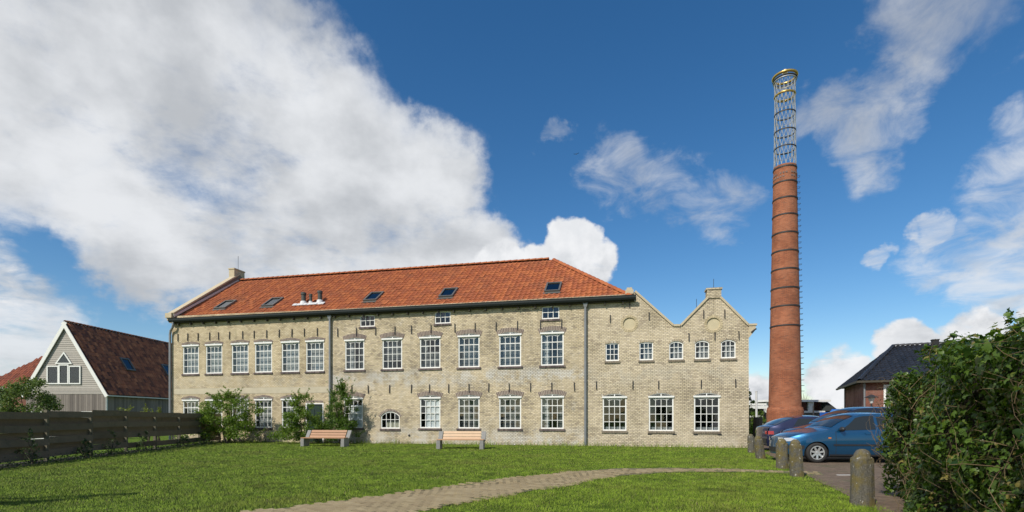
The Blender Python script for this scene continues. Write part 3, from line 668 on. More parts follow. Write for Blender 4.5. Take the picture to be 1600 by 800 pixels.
for idx, (sec, uc, wd, zb, zt, rise, st) in enumerate(WIN):
    main = st in ('left', 'mid', 'big'); y = .05 if main else .06
    fw = .055 if main else .045
    k = MB(); hw = wd/2-.002
    k.box(uc-hw, uc-hw+fw, y-.03, y+.05, zb+.002, zt); k.box(uc+hw-fw, uc+hw, y-.03, y+.05, zb+.002, zt); k.box(uc-hw+fw, uc+hw-fw, y-.03, y+.05, zb+.002, zb+.06)
    if main:
        k.box(uc-hw-.03, uc+hw+.03, -.045, .0-.002, zt-.075, zt+.0); k.box(uc-hw+fw, uc+hw-fw, y-.03, y+.05, zt-.11, zt-.02)
        top = zt-.11
        # fanlight arch
        ar = arc_pts(uc, hw, zt+.002, rise-.004, 12); ri = arc_pts(uc, hw-.05, zt+.002, max(.02, rise-.035), 12)
        for i in range(12):
            k.add([(ar[i][0], y-.03, ar[i][1]), (ar[i+1][0], y-.03, ar[i+1][1]), (ri[i+1][0], y-.03, ri[i+1][1]), (ri[i][0], y-.03, ri[i][1])], [(0,1,2,3)])
        k.box(uc-.02, uc+.02, y-.032, y+.02, zt+.001, zt+rise-.01)
    else:
        ar = arc_pts(uc, hw, zt, rise-.002, 12)
        inner = arc_pts(uc, hw-fw, zt, max(rise-fw*.9, .004), 12); top = zt
        for i in range(12):
            for yy in (y-.03,):
                k.add([(ar[i][0], yy, ar[i][1]), (ar[i+1][0], yy, ar[i+1][1]), (inner[i+1][0], yy, inner[i+1][1]-.02), (inner[i][0], yy, inner[i][1]-.02)], [(0,1,2,3)])
                k.add([(inner[i][0], yy, inner[i][1]-.02), (inner[i+1][0], yy, inner[i+1][1]-.02), (inner[i+1][0], yy+.06, inner[i+1][1]-.02), (inner[i][0], yy+.06, inner[i][1]-.02)], [(0,1,2,3)])
    cols, rows = {'left': (4, 4), 'mid': (4, 4), 'big': (4, 4), 'low': (4, 2), 'attic': (3, 2), 'small': (3, 3)}[st]
    u0, u1, z0, z1 = uc-hw+fw, uc+hw-fw, zb+.06, top
    if not main: z1 = zt+rise-.03
    mw = .0125
    for c in range(1, cols):
        q = u0+(u1-u0)*c/cols; k.box(q-mw, q+mw, y-.015, y+.02, z0, z1 if main else zt+rise*(1-((q-uc)/hw)**2)-.02)
    for r2 in range(1, rows):
        q = z0+(z1-z0)*r2/rows; t2 = mw*1.5 if (main and r2 == rows-1) else mw
        k.box(u0, u1, y-.019, y+.019, q-t2, q+t2)
    if main:      # curved glazing bar of the top lights
        ar2 = arc_pts(uc, (u1-u0)/2*.55, z1-.075, .04, 8)
        k.tube([(a, y-.012, z) for a, z in ar2], .013, 4)
        for sx in (-1, 1): k.tube([(uc+sx*(u1-u0)/2*.55, y-.012, z1-.075), (uc+sx*(u1-u0)/2*.75, y-.012, z1-.01)], .013, 4)
    win = k.build('window', M['white'] if sec != 'mid' or st == 'mid' else M['white'], F)
    # glass
    gx, gzv = (u1-u0)/cols, (z1-z0)/rows
    if st == 'left':
        k = MB()
        for c in range(cols):
            for r2 in range(rows):
                cx, czz = u0+gx*(c+.5), z0+gzv*(r2+.5); ty = random.gauss(0, .006)
                k.obox((cx, y, czz), (gx/2, ty*gx, 0), (0, .003, 0), (0, random.gauss(0, .006)*gzv, gzv/2))
        tag(k.build('glazing', M['glass'], win), kind='stuff')
    else:
        pm = pane_mesh(gx-.001, gzv-.001)
        for c in range(cols):
            for r2 in range(rows):
                o = link('pane', pm, win); o.location = (u0+gx*(c+.5), y, z0+gzv*(r2+.5)); o.rotation_euler = (random.gauss(0, .008), 0, random.gauss(0, .008))
    if main:
        k = MB(); k.add([(a, y+.0, z) for a, z in arc_pts(uc, hw-.03, zt, rise-.01, 12)], [tuple(range(13))]); k.build('fanlight', M['glass'], win)
        k = MB(); k.box(uc-hw, uc+hw, y+.06, y+.07, zt-.02, zt+rise); k.build('fanlight_back', M['net_dark'] if sec != 'left' else M['net'], win)
    # sill
    sm = M['sill'] if sec == 'mid' or sec == 'left' else M['sill_pale']
    k = MB(); sw = wd+(.16 if st == 'mid' else .10); ns = max(6, int(sw/.072)); sh_ = .10
    for i in range(ns):
        a = uc-sw/2+sw*i/ns; k.box(a+.005, a+sw/ns-.005, -.05+random.gauss(0, .003), .06, zb-sh_, zb-.004)
    k.box(uc-sw/2+.004, uc+sw/2-.004, -.035, .058, zb-sh_+.004, zb-.009)
    k.build('sill', sm, win)
    # arches
    if st == 'mid': voussoirs(uc, wd/2, zt, rise, .21, 17, -.014, .08, M['arch'], win)
    elif st == 'left': voussoirs(uc, wd/2, zt, rise, .105, 17, -.012, .06, M['arch'], win)
    elif st == 'low': voussoirs(uc, wd/2, zt, rise, .11, 17, -.012, .06, M['arch'], win)
    elif st == 'big': voussoirs(uc, wd/2, zt, rise, .10, 18, -.006, .02, M['arch_pale'], win)
    elif st == 'small': voussoirs(uc, wd/2, zt, rise, .09, 11, -.006, .02, M['arch_pale'], win)
    # what shows behind the glass
    def drape(name, ua, ub, za, zb2, m_, yy=.24, folds=5):
        k = MB(); n = folds*4
        for i in range(n+1):
            q = ua+(ub-ua)*i/n; dy = .007*math.sin(i*math.pi/2)
            k.v += [(q, yy+dy, za), (q, yy+dy, zb2)]
        k.f = [(2*i, 2*i+2, 2*i+3, 2*i+1) for i in range(n)]
        return k.build(name, m_, win, smooth=True)
    if st == 'left': drape('curtain', uc-hw, uc+hw, zb, zt, M['net'])
    elif st == 'mid':
        if abs(uc-15.14) < .1 and zb < 2: drape('blind_or_dark_backing', uc-hw*.55, uc+hw, zb+.02, zt-.14, M['blind_or_dark_backing'], .10, 2)
        elif abs(uc-10.98) < .01: drape('blind_or_dark_backing', uc-hw*.6, uc+hw, zb+.02, zt-.38, M['blind_or_dark_backing'], .10, 2)
        else:
            q = (idx*7) % 5
            if q in (0, 3): drape('curtain', uc-hw, uc+hw, zb, zt, M['net_dark'])
            elif q == 1: drape('curtain', uc-hw, uc+hw, zb, zb+.85, M['net_dark']); drape('curtain', uc-hw, uc-hw*.45, zb, zt, M['net'], .28, 3)
            elif q == 2: drape('curtain', uc-hw, uc-hw*.3, zb, zt, M['net'], .22, 3); drape('curtain', uc+hw*.5, uc+hw, zb, zt, M['net_dark'], .22, 2)
            else: drape('curtain', uc-hw, uc+hw, zb+.5, zt, M['net_dark'], .2, 2)
    elif st == 'low': drape('curtain', uc-hw*.6, uc+hw, zb, zb+.36, M['cream'], .18)
    elif st == 'big': drape('curtain', uc-hw, uc+hw, zb, zb+.18, M['net'], .2)
    elif st == 'small' and uc > 25: drape('blind_or_dark_backing', uc-hw*.4, uc+hw, zb+.05, zt-.02, M['net'], .3, 2)
# door
k = MB(); du, dw_, db, dt = DOOR
k.box(du-.523, du-.46, -.015, .10, db, dt-.002); k.box(du+.46, du+.523, -.015, .10, db, dt-.002); k.box(du-.46, du+.46, -.015, .10, dt-.065, dt-.002)
fr = k.build('door_frame', M['white'], F)
k = MB(); k.box(du-.458, du+.458, .05, .09, db+.01, dt-.068)
for z0, z1 in ((.25, .85), (1.0, 1.75)):
    for s0 in (-.36, .04): k.box(du+s0, du+s0+.32, .036, .048, z0, z1)
dr = k.build('door', M['door'], F)
k = MB(); k.tube([(du+.38, .03, 1.0), (du+.30, .02, 1.0)], .012, 6); k.build('handle', M['zinc'], dr)
voussoirs(du, .46, dt+.0, .03, .11, 14, -.010, .03, M['arch'], fr)

# ------------------------------------------------------------------ tall chimney with lattice top
CH = empty('factory_chimney', (17.75, 33.3, 0))
tag(CH, 'tall round red brick chimney with iron hoops and open lattice crown', 'chimney')
CT = 17.55
def cr(z): return 1.0-(1.0-.675)*min(1, z/CT)
k = MB(); k.lathe([(1.10, -.1), (1.08, 1.75), (1.03, 1.95), (cr(2.0), 1.97)] + [(cr(z), z) for z in np.linspace(2.5, CT, 24)] + [(cr(CT)-.12, CT)], 48)
k.build('shaft', M['chimney'], CH, smooth=False)
k = MB()          # crenellated course just under the top
for i in range(26):
    a = 2*math.pi*i/26; r = cr(16.9)+.012
    for zz in (16.75, 16.98):
        if random.random() < .75: k.obox((r*math.cos(a), r*math.sin(a), zz), (-.05*math.sin(a), .05*math.cos(a), 0), (.012*math.cos(a), .012*math.sin(a), 0), (0, 0, .05))
tag(k.build('shaft_bricks', M['arch'], CH), kind='stuff')
def hoop(r, z, h, t, m_, name='hoop'):
    k = MB(); k.lathe([(r, z-h/2), (r+t, z-h/2), (r+t, z+h/2), (r, z+h/2)], 48, closed=True); return k.build(name, m_, CH)
for y in (266, 289, 314, 340, 368, 396, 424, 453, 481, 511):
    z = 1.35+(651-y)/24; hoop(cr(z)-.005, z, .085, .035, M['iron'])
LR, LT = .60, 23.05
def lr(z): return .655-.065*(z-CT)/(LT-CT)
for y in (234, 208, 180): z = 1.35+(651-y)/24; hoop(lr(z)-.02, z, .075, .04, M['iron'])
def torus(R0, r, z, m_, name, n=48, kk=10):
    k = MB(); k.lathe([(R0+r*math.cos(2*math.pi*i/kk), z+r*math.sin(2*math.pi*i/kk)) for i in range(kk)], n, closed=True); return k.build(name, m_, CH, smooth=True)
torus(lr(22.2)-.02, .075, 22.2, M['gold'], 'gold_hoop')
torus(.69, .085, 23.42, M['gold'], 'gold_hoop')
torus(.68, .045, 23.22, M['iron'], 'hoop'); torus(.66, .035, 23.12, M['pale_steel'], 'hoop')
zs = [CT, 18.73, 19.81, 20.98, 22.2, 23.2]
for s1, s2 in zip(zs[:-1], zs[1:]):
    for i in range(16):
        a = 2*math.pi*i/16; b = a+2*math.pi/16
        for q0, q1 in ((a, b), (b, a)):
            k = MB(); r0, r1 = lr(s1), lr(s2)+(.05 if s2 > 23 else 0)
            k.tube([(r0*math.cos(q0), r0*math.sin(q0), s1), (r1*math.cos(q1), r1*math.sin(q1), s2)], .0165, 4, cap=False); k.build('lattice_rod', M['pale_steel'], CH)
    if s1 > CT: torus(lr(s1)-.1, .016, s1-.45, M['pale_steel'], 'inner_ring', 20, 4)
k = MB(); k.lathe([(.001, 23.5), (.16, 23.52), (.18, 23.68), (.08, 23.78), (.001, 23.8)], 12, (-.1, -.2, 0)); k.build('cap', M['white'], CH)
for i in range(40):
    z = 3.0+i*.355; r = cr(z); a = R(-18); c, s_ = math.cos(a), math.sin(a); k = MB()
    p = lambda rr, tt, zz: (rr*c-tt*s_, rr*s_+tt*c, zz)
    k.tube([p(r-.02, -.13, z), p(r+.16, -.13, z), p(r+.16, .13, z), p(r-.02, .13, z)], .013, 5); k.build('step_iron', M['iron'], CH)

# ------------------------------------------------------------------ left house with the boarded gable
H1 = empty('boarded_house', (-34.85, 40, 0))
tag(H1, 'grey boarded gable house with white bargeboards and dark red tiled roof', 'house')
AP, EV, HWD, LEN = 8.55, 3.20, 3.15, 20.
k = MB(); z = EV
def ghw(z): return HWD*(AP-z)/(AP-EV)
while z < AP-.15:
    h = .165; a, b = ghw(z)-.02, max(.01, ghw(z+h-.012)-.02)
    k.add([(-a, -.03, z), (a, -.03, z), (b, -.008, z+h-.012), (-b, -.008, z+h-.012), (-a, .02, z), (a, .02, z), (b, .02, z+h-.012), (-b, .02, z+h-.012)], [(0,1,2,3), (7,6,5,4), (0,4,5,1), (3,2,6,7)])
    z += h
tag(k.build('gable_boards', M['wood_grey'], H1), kind='stuff')
k = MB()
for i in range(36):
    x = -HWD+.05+i*(2*HWD-.1)/36; k.box(x+.006, x+(2*HWD-.1)/36-.006, -.025+random.gauss(0, .004), .02, 0, EV-.10)
for i in range(110):
    y = .1+i*.18; k.box(HWD-.045, HWD-.02+random.gauss(0, .004), y, y+.172, 0, EV-.05)
tag(k.build('wall_boards', M['wood_dim'], H1), kind='stuff')
k = MB(); k.prism([(-HWD+.05, 0), (HWD-.05, 0), (HWD-.05, EV), (0, AP-.1), (-HWD+.05, EV)], .025, LEN); k.build('wall', M['room'], H1)
k = MB(); k.box(-HWD+.02, HWD-.02, -.05, .01, EV-.09, EV-.01); k.build('trim_board', M['wood_grey'], H1)
k = MB(); k.box(HWD-.02, HWD+.03, -.03, .12, 0, EV-.05); k.build('corner_post', M['white_grey'], H1)
for s_ in (-1, 1):
    k = MB(); a, b = Vector((0, -.16, AP+.22)), Vector((s_*(HWD+.28), -.16, EV-.22)); dv = (b-a).normalized(); nv = Vector((-dv.z*s_, 0, dv.x*s_)); nv = nv if nv.z > 0 else -nv
    k.obox((a+b)/2-nv*.13+Vector((0, -s_*.004, 0)), (b-a)/2, (0, .03, 0), nv*.13); k.build('bargeboard', M['white'], H1)
    rr = MB(); e = Vector((s_*(HWD+.24), 0, EV-.14)); t = Vector((0, 0, AP+.20))
    rr.add([e+Vector((0, -.12, 0)), e+Vector((0, LEN, 0)), t+Vector((0, LEN, 0)), t+Vector((0, -.12, 0))], [(0,1,2,3)])
    rf = rr.build('roof', M['tile_red_base'], H1)
    upd = (t-e); Ls = upd.length; upd.normalize()
    if s_ == 1:
        tt = pantiles(e+Vector((0, -.12, 0)), (0, 1, 0), upd, LEN, Ls, .27, .36, lambda a, h: h < Ls-.1, amp=.04)
        tag(tt.build('roof_tile', M['tile_red'], rf, fixn=False), kind='stuff')
        k = MB(); k.box(HWD+.16, HWD+.30, -.14, LEN, EV-.26, EV-.17); k.build('gutter', M['white_grey'], H1)
        for yy, hh in ((3.9, 3.15), (9.0, 3.1)):
            c = e+upd*hh+Vector((0, yy, 0)); nr = Vector((0,1,0)).cross(upd); nr = nr if nr.z > 0 else -nr
            k = MB()
            for q in (-1, 1): k.obox(c+Vector((0, q*.46, 0))+nr*.12, (0, .06, 0), upd*.62, nr*.07); k.obox(c+upd*(q*.56)+nr*.12, (0, .4, 0), upd*.06, nr*.07)
            sk = k.build('skylight', M['skyframe'], H1); k = MB(); k.obox(c+nr*.13, (0, .42, 0), upd*.52, nr*.005); k.build('pane', M['glass_dark'], sk)
            k = MB(); k.obox(c+nr*.08, (0, .42, 0), upd*.52, nr*.004); k.build('blind_or_dark_backing', M['room'], sk)  # dark backing sheet paints the unlit space under the skylight
caps((0, -.1, AP+.22), (0, LEN, AP+.22), 'ridge_tile', M['tile_red'], H1)
def casement(par, x0, x1, z0, z1, y=-.11, fr=.09, m_='white', poly=None):
    k = MB()
    if poly:
        c = [sum(p[i] for p in poly)/len(poly) for i in (0, 1)]
        inn = [(c[0]+(p[0]-c[0])*.74, c[1]+(p[1]-c[1])*.74) for p in poly]
        for i in range(len(poly)):
            j = (i+1) % len(poly); k.prism([poly[i], poly[j], inn[j], inn[i]], y, y+.06)
        wn = k.build('window', M[m_], par); k = MB(); k.prism(inn, y+.03, y+.036); k.build('pane', M['glass'], wn); k = MB(); k.prism(inn, y+.045, y+.05); k.build('blind_or_dark_backing', M['room'], wn); return  # dark sheet behind the pane stands for the unlit room
    k.box(x0, x0+fr, y, y+.06, z0, z1); k.box(x1-fr, x1, y, y+.06, z0, z1); k.box(x0+fr, x1-fr, y, y+.06, z0, z0+fr); k.box(x0+fr, x1-fr, y, y+.06, z1-fr, z1)
    wn = k.build('window', M[m_], par); k = MB(); k.box(x0+fr, x1-fr, y+.03, y+.036, z0+fr, z1-fr); k.build('pane', M['glass'], wn); k = MB(); k.box(x0+fr, x1-fr, y+.05, y+.055, z0+fr, z1-fr); k.build('blind_or_dark_backing', M['room'], wn)  # same dark backing: room darkness painted just behind the glass
casement(H1, -1.42, -.48, 3.88, 5.32); casement(H1, -.48+.002, .30, 3.88, 5.42, -.125); casement(H1, .302, 1.22, 3.88, 5.32)
casement(H1, 0, 0, 0, 0, poly=[(-.78, 5.46), (.56, 5.46), (-.08, 6.42)])

H2 = empty('hip_roofed_house', (-46, 50, 0)); tag(H2, 'low brick house with faded red hipped roof behind the boarded gable', 'house')
k = MB(); k.box(-5.2, 6, 0, 11, 0, 4.2); k.build('wall', M['redbrick'], H2)
k = MB(); c = [(-5.8, -.5, 4.1), (7, -.5, 4.1), (7, 11.5, 4.1), (-5.8, 11.5, 4.1)]; r0, r1 = (-1.6, 4.6, 8.95), (3, 4.6, 8.95)
k.add(c+[r0, r1], [(0,1,5,4), (1,2,5), (2,3,4,5), (3,0,4), (0,3,2,1)]); rf = k.build('roof', M['tile_red_base'], H2)
upd = Vector((0, 5.1, 4.85)); Ls = upd.length; upd.normalize()
tt = pantiles((-5.8, -.5, 4.1), (1, 0, 0), upd, 12.8, Ls, .27, .36, lambda a, h: a > 4.2*h/Ls+.1 and a < 12.8-4*h/Ls, amp=.04); tag(tt.build('roof_tile', M['tile_red2'], rf, fixn=False), kind='stuff')
k = MB(); k.box(-5.9, 7, -.62, -.48, 4.0, 4.14); k.build('gutter', M['white'], H2)
casement(H2, -4.9, -3.9, 2.3, 3.8, -.08)

# white garden wall behind the fence
k = MB()
for x0, x1 in ((-28.2, -26.4), (-25.2, -23.6)): k.box(x0, x1, 30.0, 30.2, 0, 1.60); k.box(x0-.03, x1+.03, 29.97, 30.23, 1.602, 1.66)
tag(k.build('garden_wall', M['white']), 'low white wall ends showing just above the dark fence', 'wall')

# ------------------------------------------------------------------ right house, low buildings behind
H3 = empty('brick_house', (24.7, 35.8, 0), -math.atan2(.44, .898))
tag(H3, 'red brick house with black tiled hip roof rising behind the ivy', 'house')
DA, DB = 10.3, 14.
k = MB(); k.box(0, DB, 0, DA, 0, 3.85); k.build('wall', M['redbrick'], H3)
k = MB(); k.add([(-.45, -.45, 3.82), (DB, -.45, 3.82), (DB, DA+.45, 3.82), (-.45, DA+.45, 3.82), (2.57, DA/2, 6.75), (DB, DA/2, 6.75)], [(0,1,5,4), (1,2,5), (2,3,4,5), (3,0,4), (0,3,2,1)])
rf = k.build('roof', M['tile_dark_base'], H3)
up1 = Vector((0, DA/2+.45, 2.93)); L1 = up1.length; up1.normalize()
tt = pantiles((-.45, -.45, 3.82), (1, 0, 0), up1, DB, L1, .30, .36, lambda a, h: a > 3.02*h/L1+.1, amp=.045); tag(tt.build('roof_tile', M['tile_dark'], rf, fixn=False), kind='stuff')
up2 = Vector((3.02, 0, 2.93)); L2 = up2.length; up2.normalize()
tt = pantiles((-.45, -.45, 3.82), (0, 1, 0), up2, DA+.9, L2, .30, .36, lambda a, h: abs(a-(DA+.9)/2) < (DA+.9)/2*(1-h/L2)-.1, amp=.045); tag(tt.build('roof_tile', M['tile_dark'], rf, fixn=False), kind='stuff')
caps((-.4, -.4, 3.9), (2.57, DA/2, 6.8), 'hip_tile', M['tile_dark'], H3); caps((2.5, DA/2, 6.8), (DB, DA/2, 6.8), 'ridge_tile', M['tile_dark'], H3)
k = MB(); k.box(4.9, 5.3, DA/2-.2, DA/2+.2, 6.5, 7.05); k.box(4.86, 5.34, DA/2-.24, DA/2+.24, 7.052, 7.1); k.build('chimney_stack', M['tile_dark_base'], H3)
k = MB(); k.box(-.55, DB, -.58, -.44, 3.70, 3.84); k.box(-.58, -.46, -.44, DA+.5, 3.70, 3.84); k.build('gutter', M['soffit'], H3)
k = MB(); k.tube([(-.05, -.07, 3.7), (-.05, -.07, 0)], .06, 8); k.build('downpipe', M['zinc'], H3)
k = MB(); k.tube([(-.07, DA-.9, 3.7), (-.07, DA-.9, 0)], .05, 8); k.build('downpipe', M['zinc'], H3)
casement(H3, 1.05, 2.5, 1.9, 3.55, -.07, .13); casement(H3, 4, 6, 1.0, 3.4, -.07, .13)
c = empty('flat_roofed_building', (21, 40, 0)); tag(c, 'low white flat-roofed building with wide windows right behind the brick chimney', 'building')
k = MB(); k.box(-1.2, 3.6, .02, 5, 0, 1.75); k.build('wall', M['wood_dim'], c)
k = MB(); k.box(-1.4, 3.7, -.35, 5.2, 2.50, 2.66); k.build('roof', M['white'], c)
k = MB(); k.box(-1.3, 3.4, -.12, .0, 1.66, 1.80); k.build('sill', M['white'], c)
for x in (-1.2, .35, 2.1): k = MB(); k.box(x, x+.16 if x < 2 else x+.42, -.1, .02, 1.802, 2.498); k.build('post', M['white'], c)
k = MB(); k.box(-1.1, 3.2, .03, .04, 1.802, 2.49); k.build('pane', M['glass_dark'], c); k = MB(); k.box(-1.1, 3.2, .3, .35, 1.802, 2.49); k.build('blind_or_dark_backing', M['room'], c)  # dark sheet behind the wide pane paints the dim interior
k = MB(); k.add([(3.3, -.1, 1.8), (4.5, -.1, 1.8), (3.6, -.1, 2.49), (3.3, 4, 1.8), (4.5, 4, 1.8), (3.6, 4, 2.49)], [(0,1,2), (3,5,4), (0,3,4,1), (1,4,5,2), (2,5,3,0)]); k.build('sloped_glazing', M['vent_grey'], c)
c = empty('garage_building', (18.6, 39, 0)); tag(c, 'low white fascia shed seen between yellow factory corner and chimney', 'shed')
k = MB(); k.box(-1.5, .6, .02, 4, 0, 1.95); k.build('wall', M['soffit'], c)
k = MB(); k.box(-1.7, .7, -.25, 4.2, 1.95, 2.15); k.box(-1.7, .7, -.2, 4.2, 2.2, 2.36); k.build('roof', M['white'], c)
k = MB(); k.box(-1.5, .5, -.05, .0, 1.30, 1.42); k.box(.38, .5, -.05, 0, 0, 1.298); k.build('door_frame', M['white'], c)
k = MB(); k.add([(20, 62, 0), (60, 62, 0), (60, 70, 0), (20, 70, 0), (36, 61, 2.2), (64, 61, 2.2), (64, 71, 2.2), (36, 71, 2.2), (39, 66, 2.35), (60, 66, 2.35)], [(4,5,9,8), (5,6,9), (6,7,8,9), (7,4,8)])
k.box(37, 63, 61.5, 70.5, 0, 2.19); tag(k.build('distant_shed', M['tile_dark_base']), 'dark low roof far off beyond the parked cars', 'building')
k = MB(); k.box(23.2, 24.9, 37.4, 38.6, .1, 1.68); k.add([(23.2, 37.4, 1.68), (24.9, 37.4, 1.68), (24.6, 37.6, 1.9), (23.5, 37.6, 1.9)], [(0,1,2,3)]); M['blue_sheet'] = mat('blue_sheet', (.02,.12,.5), .5)
tag(k.build('covered_trailer', M['blue_sheet']), 'small bright blue covered load beyond the dark car roofs', 'trailer')
k = MB(); k.tube([(22.55, 35, 0), (22.55, 35, 1.98)], .05, 8); k.lathe([(.055, 1.98), (.03, 2.03), (.001, 2.04)], 8, (22.55, 35, 0)); tag(k.build('white_pole', M['white']), 'thin white pole beside the blue covered load', 'pole')
k = MB(); k.tube([(20.6, 35, 0), (20.6, 35, 2.1)], .045, 8); k.lathe([(.05, 2.1), (.03, 2.15), (.001, 2.16)], 8, (20.6, 35, 0)); tag(k.build('dark_pole', M['iron']), 'thin dark pole before the low white building', 'pole')
LPt = empty('street_lamp', (17.55, 25, 0)); tag(LPt, 'small lantern lamp on thin pole before the red brick house', 'lamp')
k = MB(); k.tube([(0,0,0), (0,0,2.0)], [.05, .035], 8); k.build('pole', M['iron'], LPt)
k = MB(); k.lathe([(.06, 2.0), (.14, 2.25), (.14, 2.28)], 8); k.build('lantern', M['white_grey'], LPt); k = MB(); k.lathe([(.3, 2.28), (.3, 2.30), (.05, 2.42), (.001, 2.43)], 8); k.build('cap', M['iron'], LPt)

# ------------------------------------------------------------------ fence
FN = empty('board_fence', tuple(FA), math.atan2(fd.y, fd.x)); tag(FN, 'dark weathered horizontal board fence along the left of the lawn', 'fence')
FL = (FB-FA).length
posts = [0.0]
# post positions along the line (metres); spacing about 1.9 m
while posts[-1]+1.95 < FL-.6: posts.append(posts[-1]+1.95)
posts.append(FL)
for i, p in enumerate(posts):
    k = MB(); hgt = 1.50 if i != 5 else 1.6; k.box(p-.045, p+.045, -.055, .035, 0, hgt-.04); k.build('post', M['fence_post'], FN)
sh_list = [0, .02, -.03, .0, .01, .05, .10, .07, .05, .04, .03, .02, .0]
for i in range(len(posts)-1):
    a, b = posts[i], posts[i+1]; top = 1.47+sh_list[min(i, 12)]
    for j in range(7):
        z1 = top-j*.198
        if z1 < .2: continue
        if j == 5 and i in (7, 8, 9): continue
        front = j % 2 == 0; y0 = -.083 if front else .037; tl = random.gauss(0, .006)
        k = MB(); hh = .103+random.gauss(0, .003)
        k.obox(((a+b)/2, y0+.011, z1-.1), ((b-a)/2+.02, 0, tl), (0, .011, 0), (-tl*.0, random.gauss(0, .004), hh)); k.build('board', M['fence'], FN)

# ------------------------------------------------------------------ benches
def bench(x, y, rz, label, slatm, group='park benches on the lawn', L=2.0):
    t = empty('park_bench', (x, y, gz(x, y)), rz); tag(t, label, 'bench', group); t.scale = (1, 1, .87)
    for s_ in (-1, 1):
        k = MB(); cx = s_*(L/2-.1)
        k.prism([(-.02+cx-.07, 0), (cx+.07, 0), (cx+.075, .43), (cx-.075, .43)], -.30, .20); k.build('leg', M['concrete'], t)
        k = MB(); k.obox((cx+.02*s_, .30, .60), (.085, 0, 0), (0, .05, -.02), (0, .13, .21)); k.build('back_support', M['concrete'], t)
    for i, (y0, z0) in enumerate(((-.25, .45), (-.11, .452), (.03, .45))):
        k = MB(); k.box(-L/2+.02, L/2-.02, y0-.06, y0+.06, z0-.018, z0+.018); k.build('slat', slatm, t)
    for i in range(3):
        c = Vector((0, .185+.085*i, .505+.135*i)); k = MB(); k.obox(c, (L/2-.2, 0, 0), (0, .032*.35, -.032*.22), (0, .031, .056)); k.build('slat', slatm, t)
    return t
bench(-8.45, 23.2, R(-8), 'concrete and orange-brown slatted bench before the green door, left of two', M['slat'], L=2.12)
bench(-2.13, 21.4, R(-4), 'concrete and pale slatted bench on open lawn, right of two', M['slat_pale'], L=2.0)

NB = empty('shadow_caster_board', (-8.95, 7.15, 0), R(20)); tag(NB, 'plank board added left of view to cast a shadow on the near lawn', 'board')  # unseen board, added only to throw the shadow across the near lawn
for s_ in (-1, 1): k = MB(); k.box(s_*.9-.05, s_*.9+.05, -.05, .05, 0, 1.62); k.build('post', M['fence_post'], NB)
for z0, z1 in ((.45, .72), (.76, 1.03), (1.07, 1.26)): k = MB(); k.box(-1.1, 1.1, -.075, -.052, z0, z1); k.build('plank', M['fence'], NB)
k = MB(); k.box(-1.3, 1.3, -.1, .1, 1.625, 1.68); k.build('cap_rail', M['fence'], NB)
# ------------------------------------------------------------------ bollards
def boll_fn(t, b):
    p = pos(t); n = t.noise(p, 5, 6, .65); n2 = t.noise(p, 45, 4, .7); r = t.new('ShaderNodeObjectInfo').outputs['Random']; z = t.sep(p)[2]
    c = t.mix(t.ramp(n2, .3, .7), (.075,.07,.058,1), (.16,.15,.125,1))
    c = t.mix(t.math('MULTIPLY', t.ramp(t.math('ADD', n, t.math('MULTIPLY', r, .22)), .5, .72), .75), c, (.16,.125,.035,1))
    c = t.mix(t.math('MULTIPLY', t.ramp(t.noise(p, 16, 3, .5), .66, .72), .8), c, (.45,.44,.4,1))
    t.set(b.inputs['Base Color'], c); t.set(b.inputs['Normal'], t.bump(n2, .6, .01))
M['bollard'] = mat('lichened_stone', rough=.95, spec=.2, fn=boll_fn)
def bollard(x, y, w2, h, lean, label, seed):
    rr = random.Random(seed); k = MB(); N = 12; rows = []
    prof = [(-.15, 1.0), (.02, 1.0), (h*.5, .95), (h*.80, .90), (h*.84, .88), (h*.87, .80), (h*.92, .74), (h*.97, .56), (h, .22)]
    for z, f in prof:
        ring = []
        for i in range(N):
            a = 2*math.pi*(i+.5)/N; sq = 1/max(abs(math.cos(a)), abs(math.sin(a))); r = w2*f*(.25+.75*min(sq, 1.22)) + rr.gauss(0, .004)
            if z > h*.84: r = w2*f*1.05+rr.gauss(0, .003)
            ring.append((r*math.cos(a), r*math.sin(a)*.95, z))
        rows.append(ring)
    for ring in rows: k.v += ring
    for j in range(len(rows)-1):
        for i in range(N): k.f.append((j*N+i, j*N+(i+1) % N, (j+1)*N+(i+1) % N, (j+1)*N+i))
    k.f.append(tuple((len(rows)-1)*N+i for i in range(N)))
    o = k.build('bollard', M['bollard']); o.location = (x, y, .0); o.rotation_euler = (lean[0], lean[1], rr.uniform(-.3, .3)); tag(o, label, 'bollard', 'stone bollards along the parking edge')
bollard(5.30, 7.75, .142, .86, (0, .0), 'nearest and largest grey stone bollard, beside the ivy', 1)
bollard(6.40, 11.5, .130, .84, (0, R(-3)), 'grey stone bollard in front of the blue car bumper', 2)
bollard(7.02, 13.3, .135, .78, (0, R(-1)), 'lichen-yellow bollard left of the blue car headlight', 3)
bollard(8.02, 16.5, .135, .74, (0, R(-9)), 'leaning mossy bollard below the red tail light', 4)
bollard(8.98, 19.2, .120, .70, (0, R(-3)), 'farthest small bollard at the factory corner', 5)

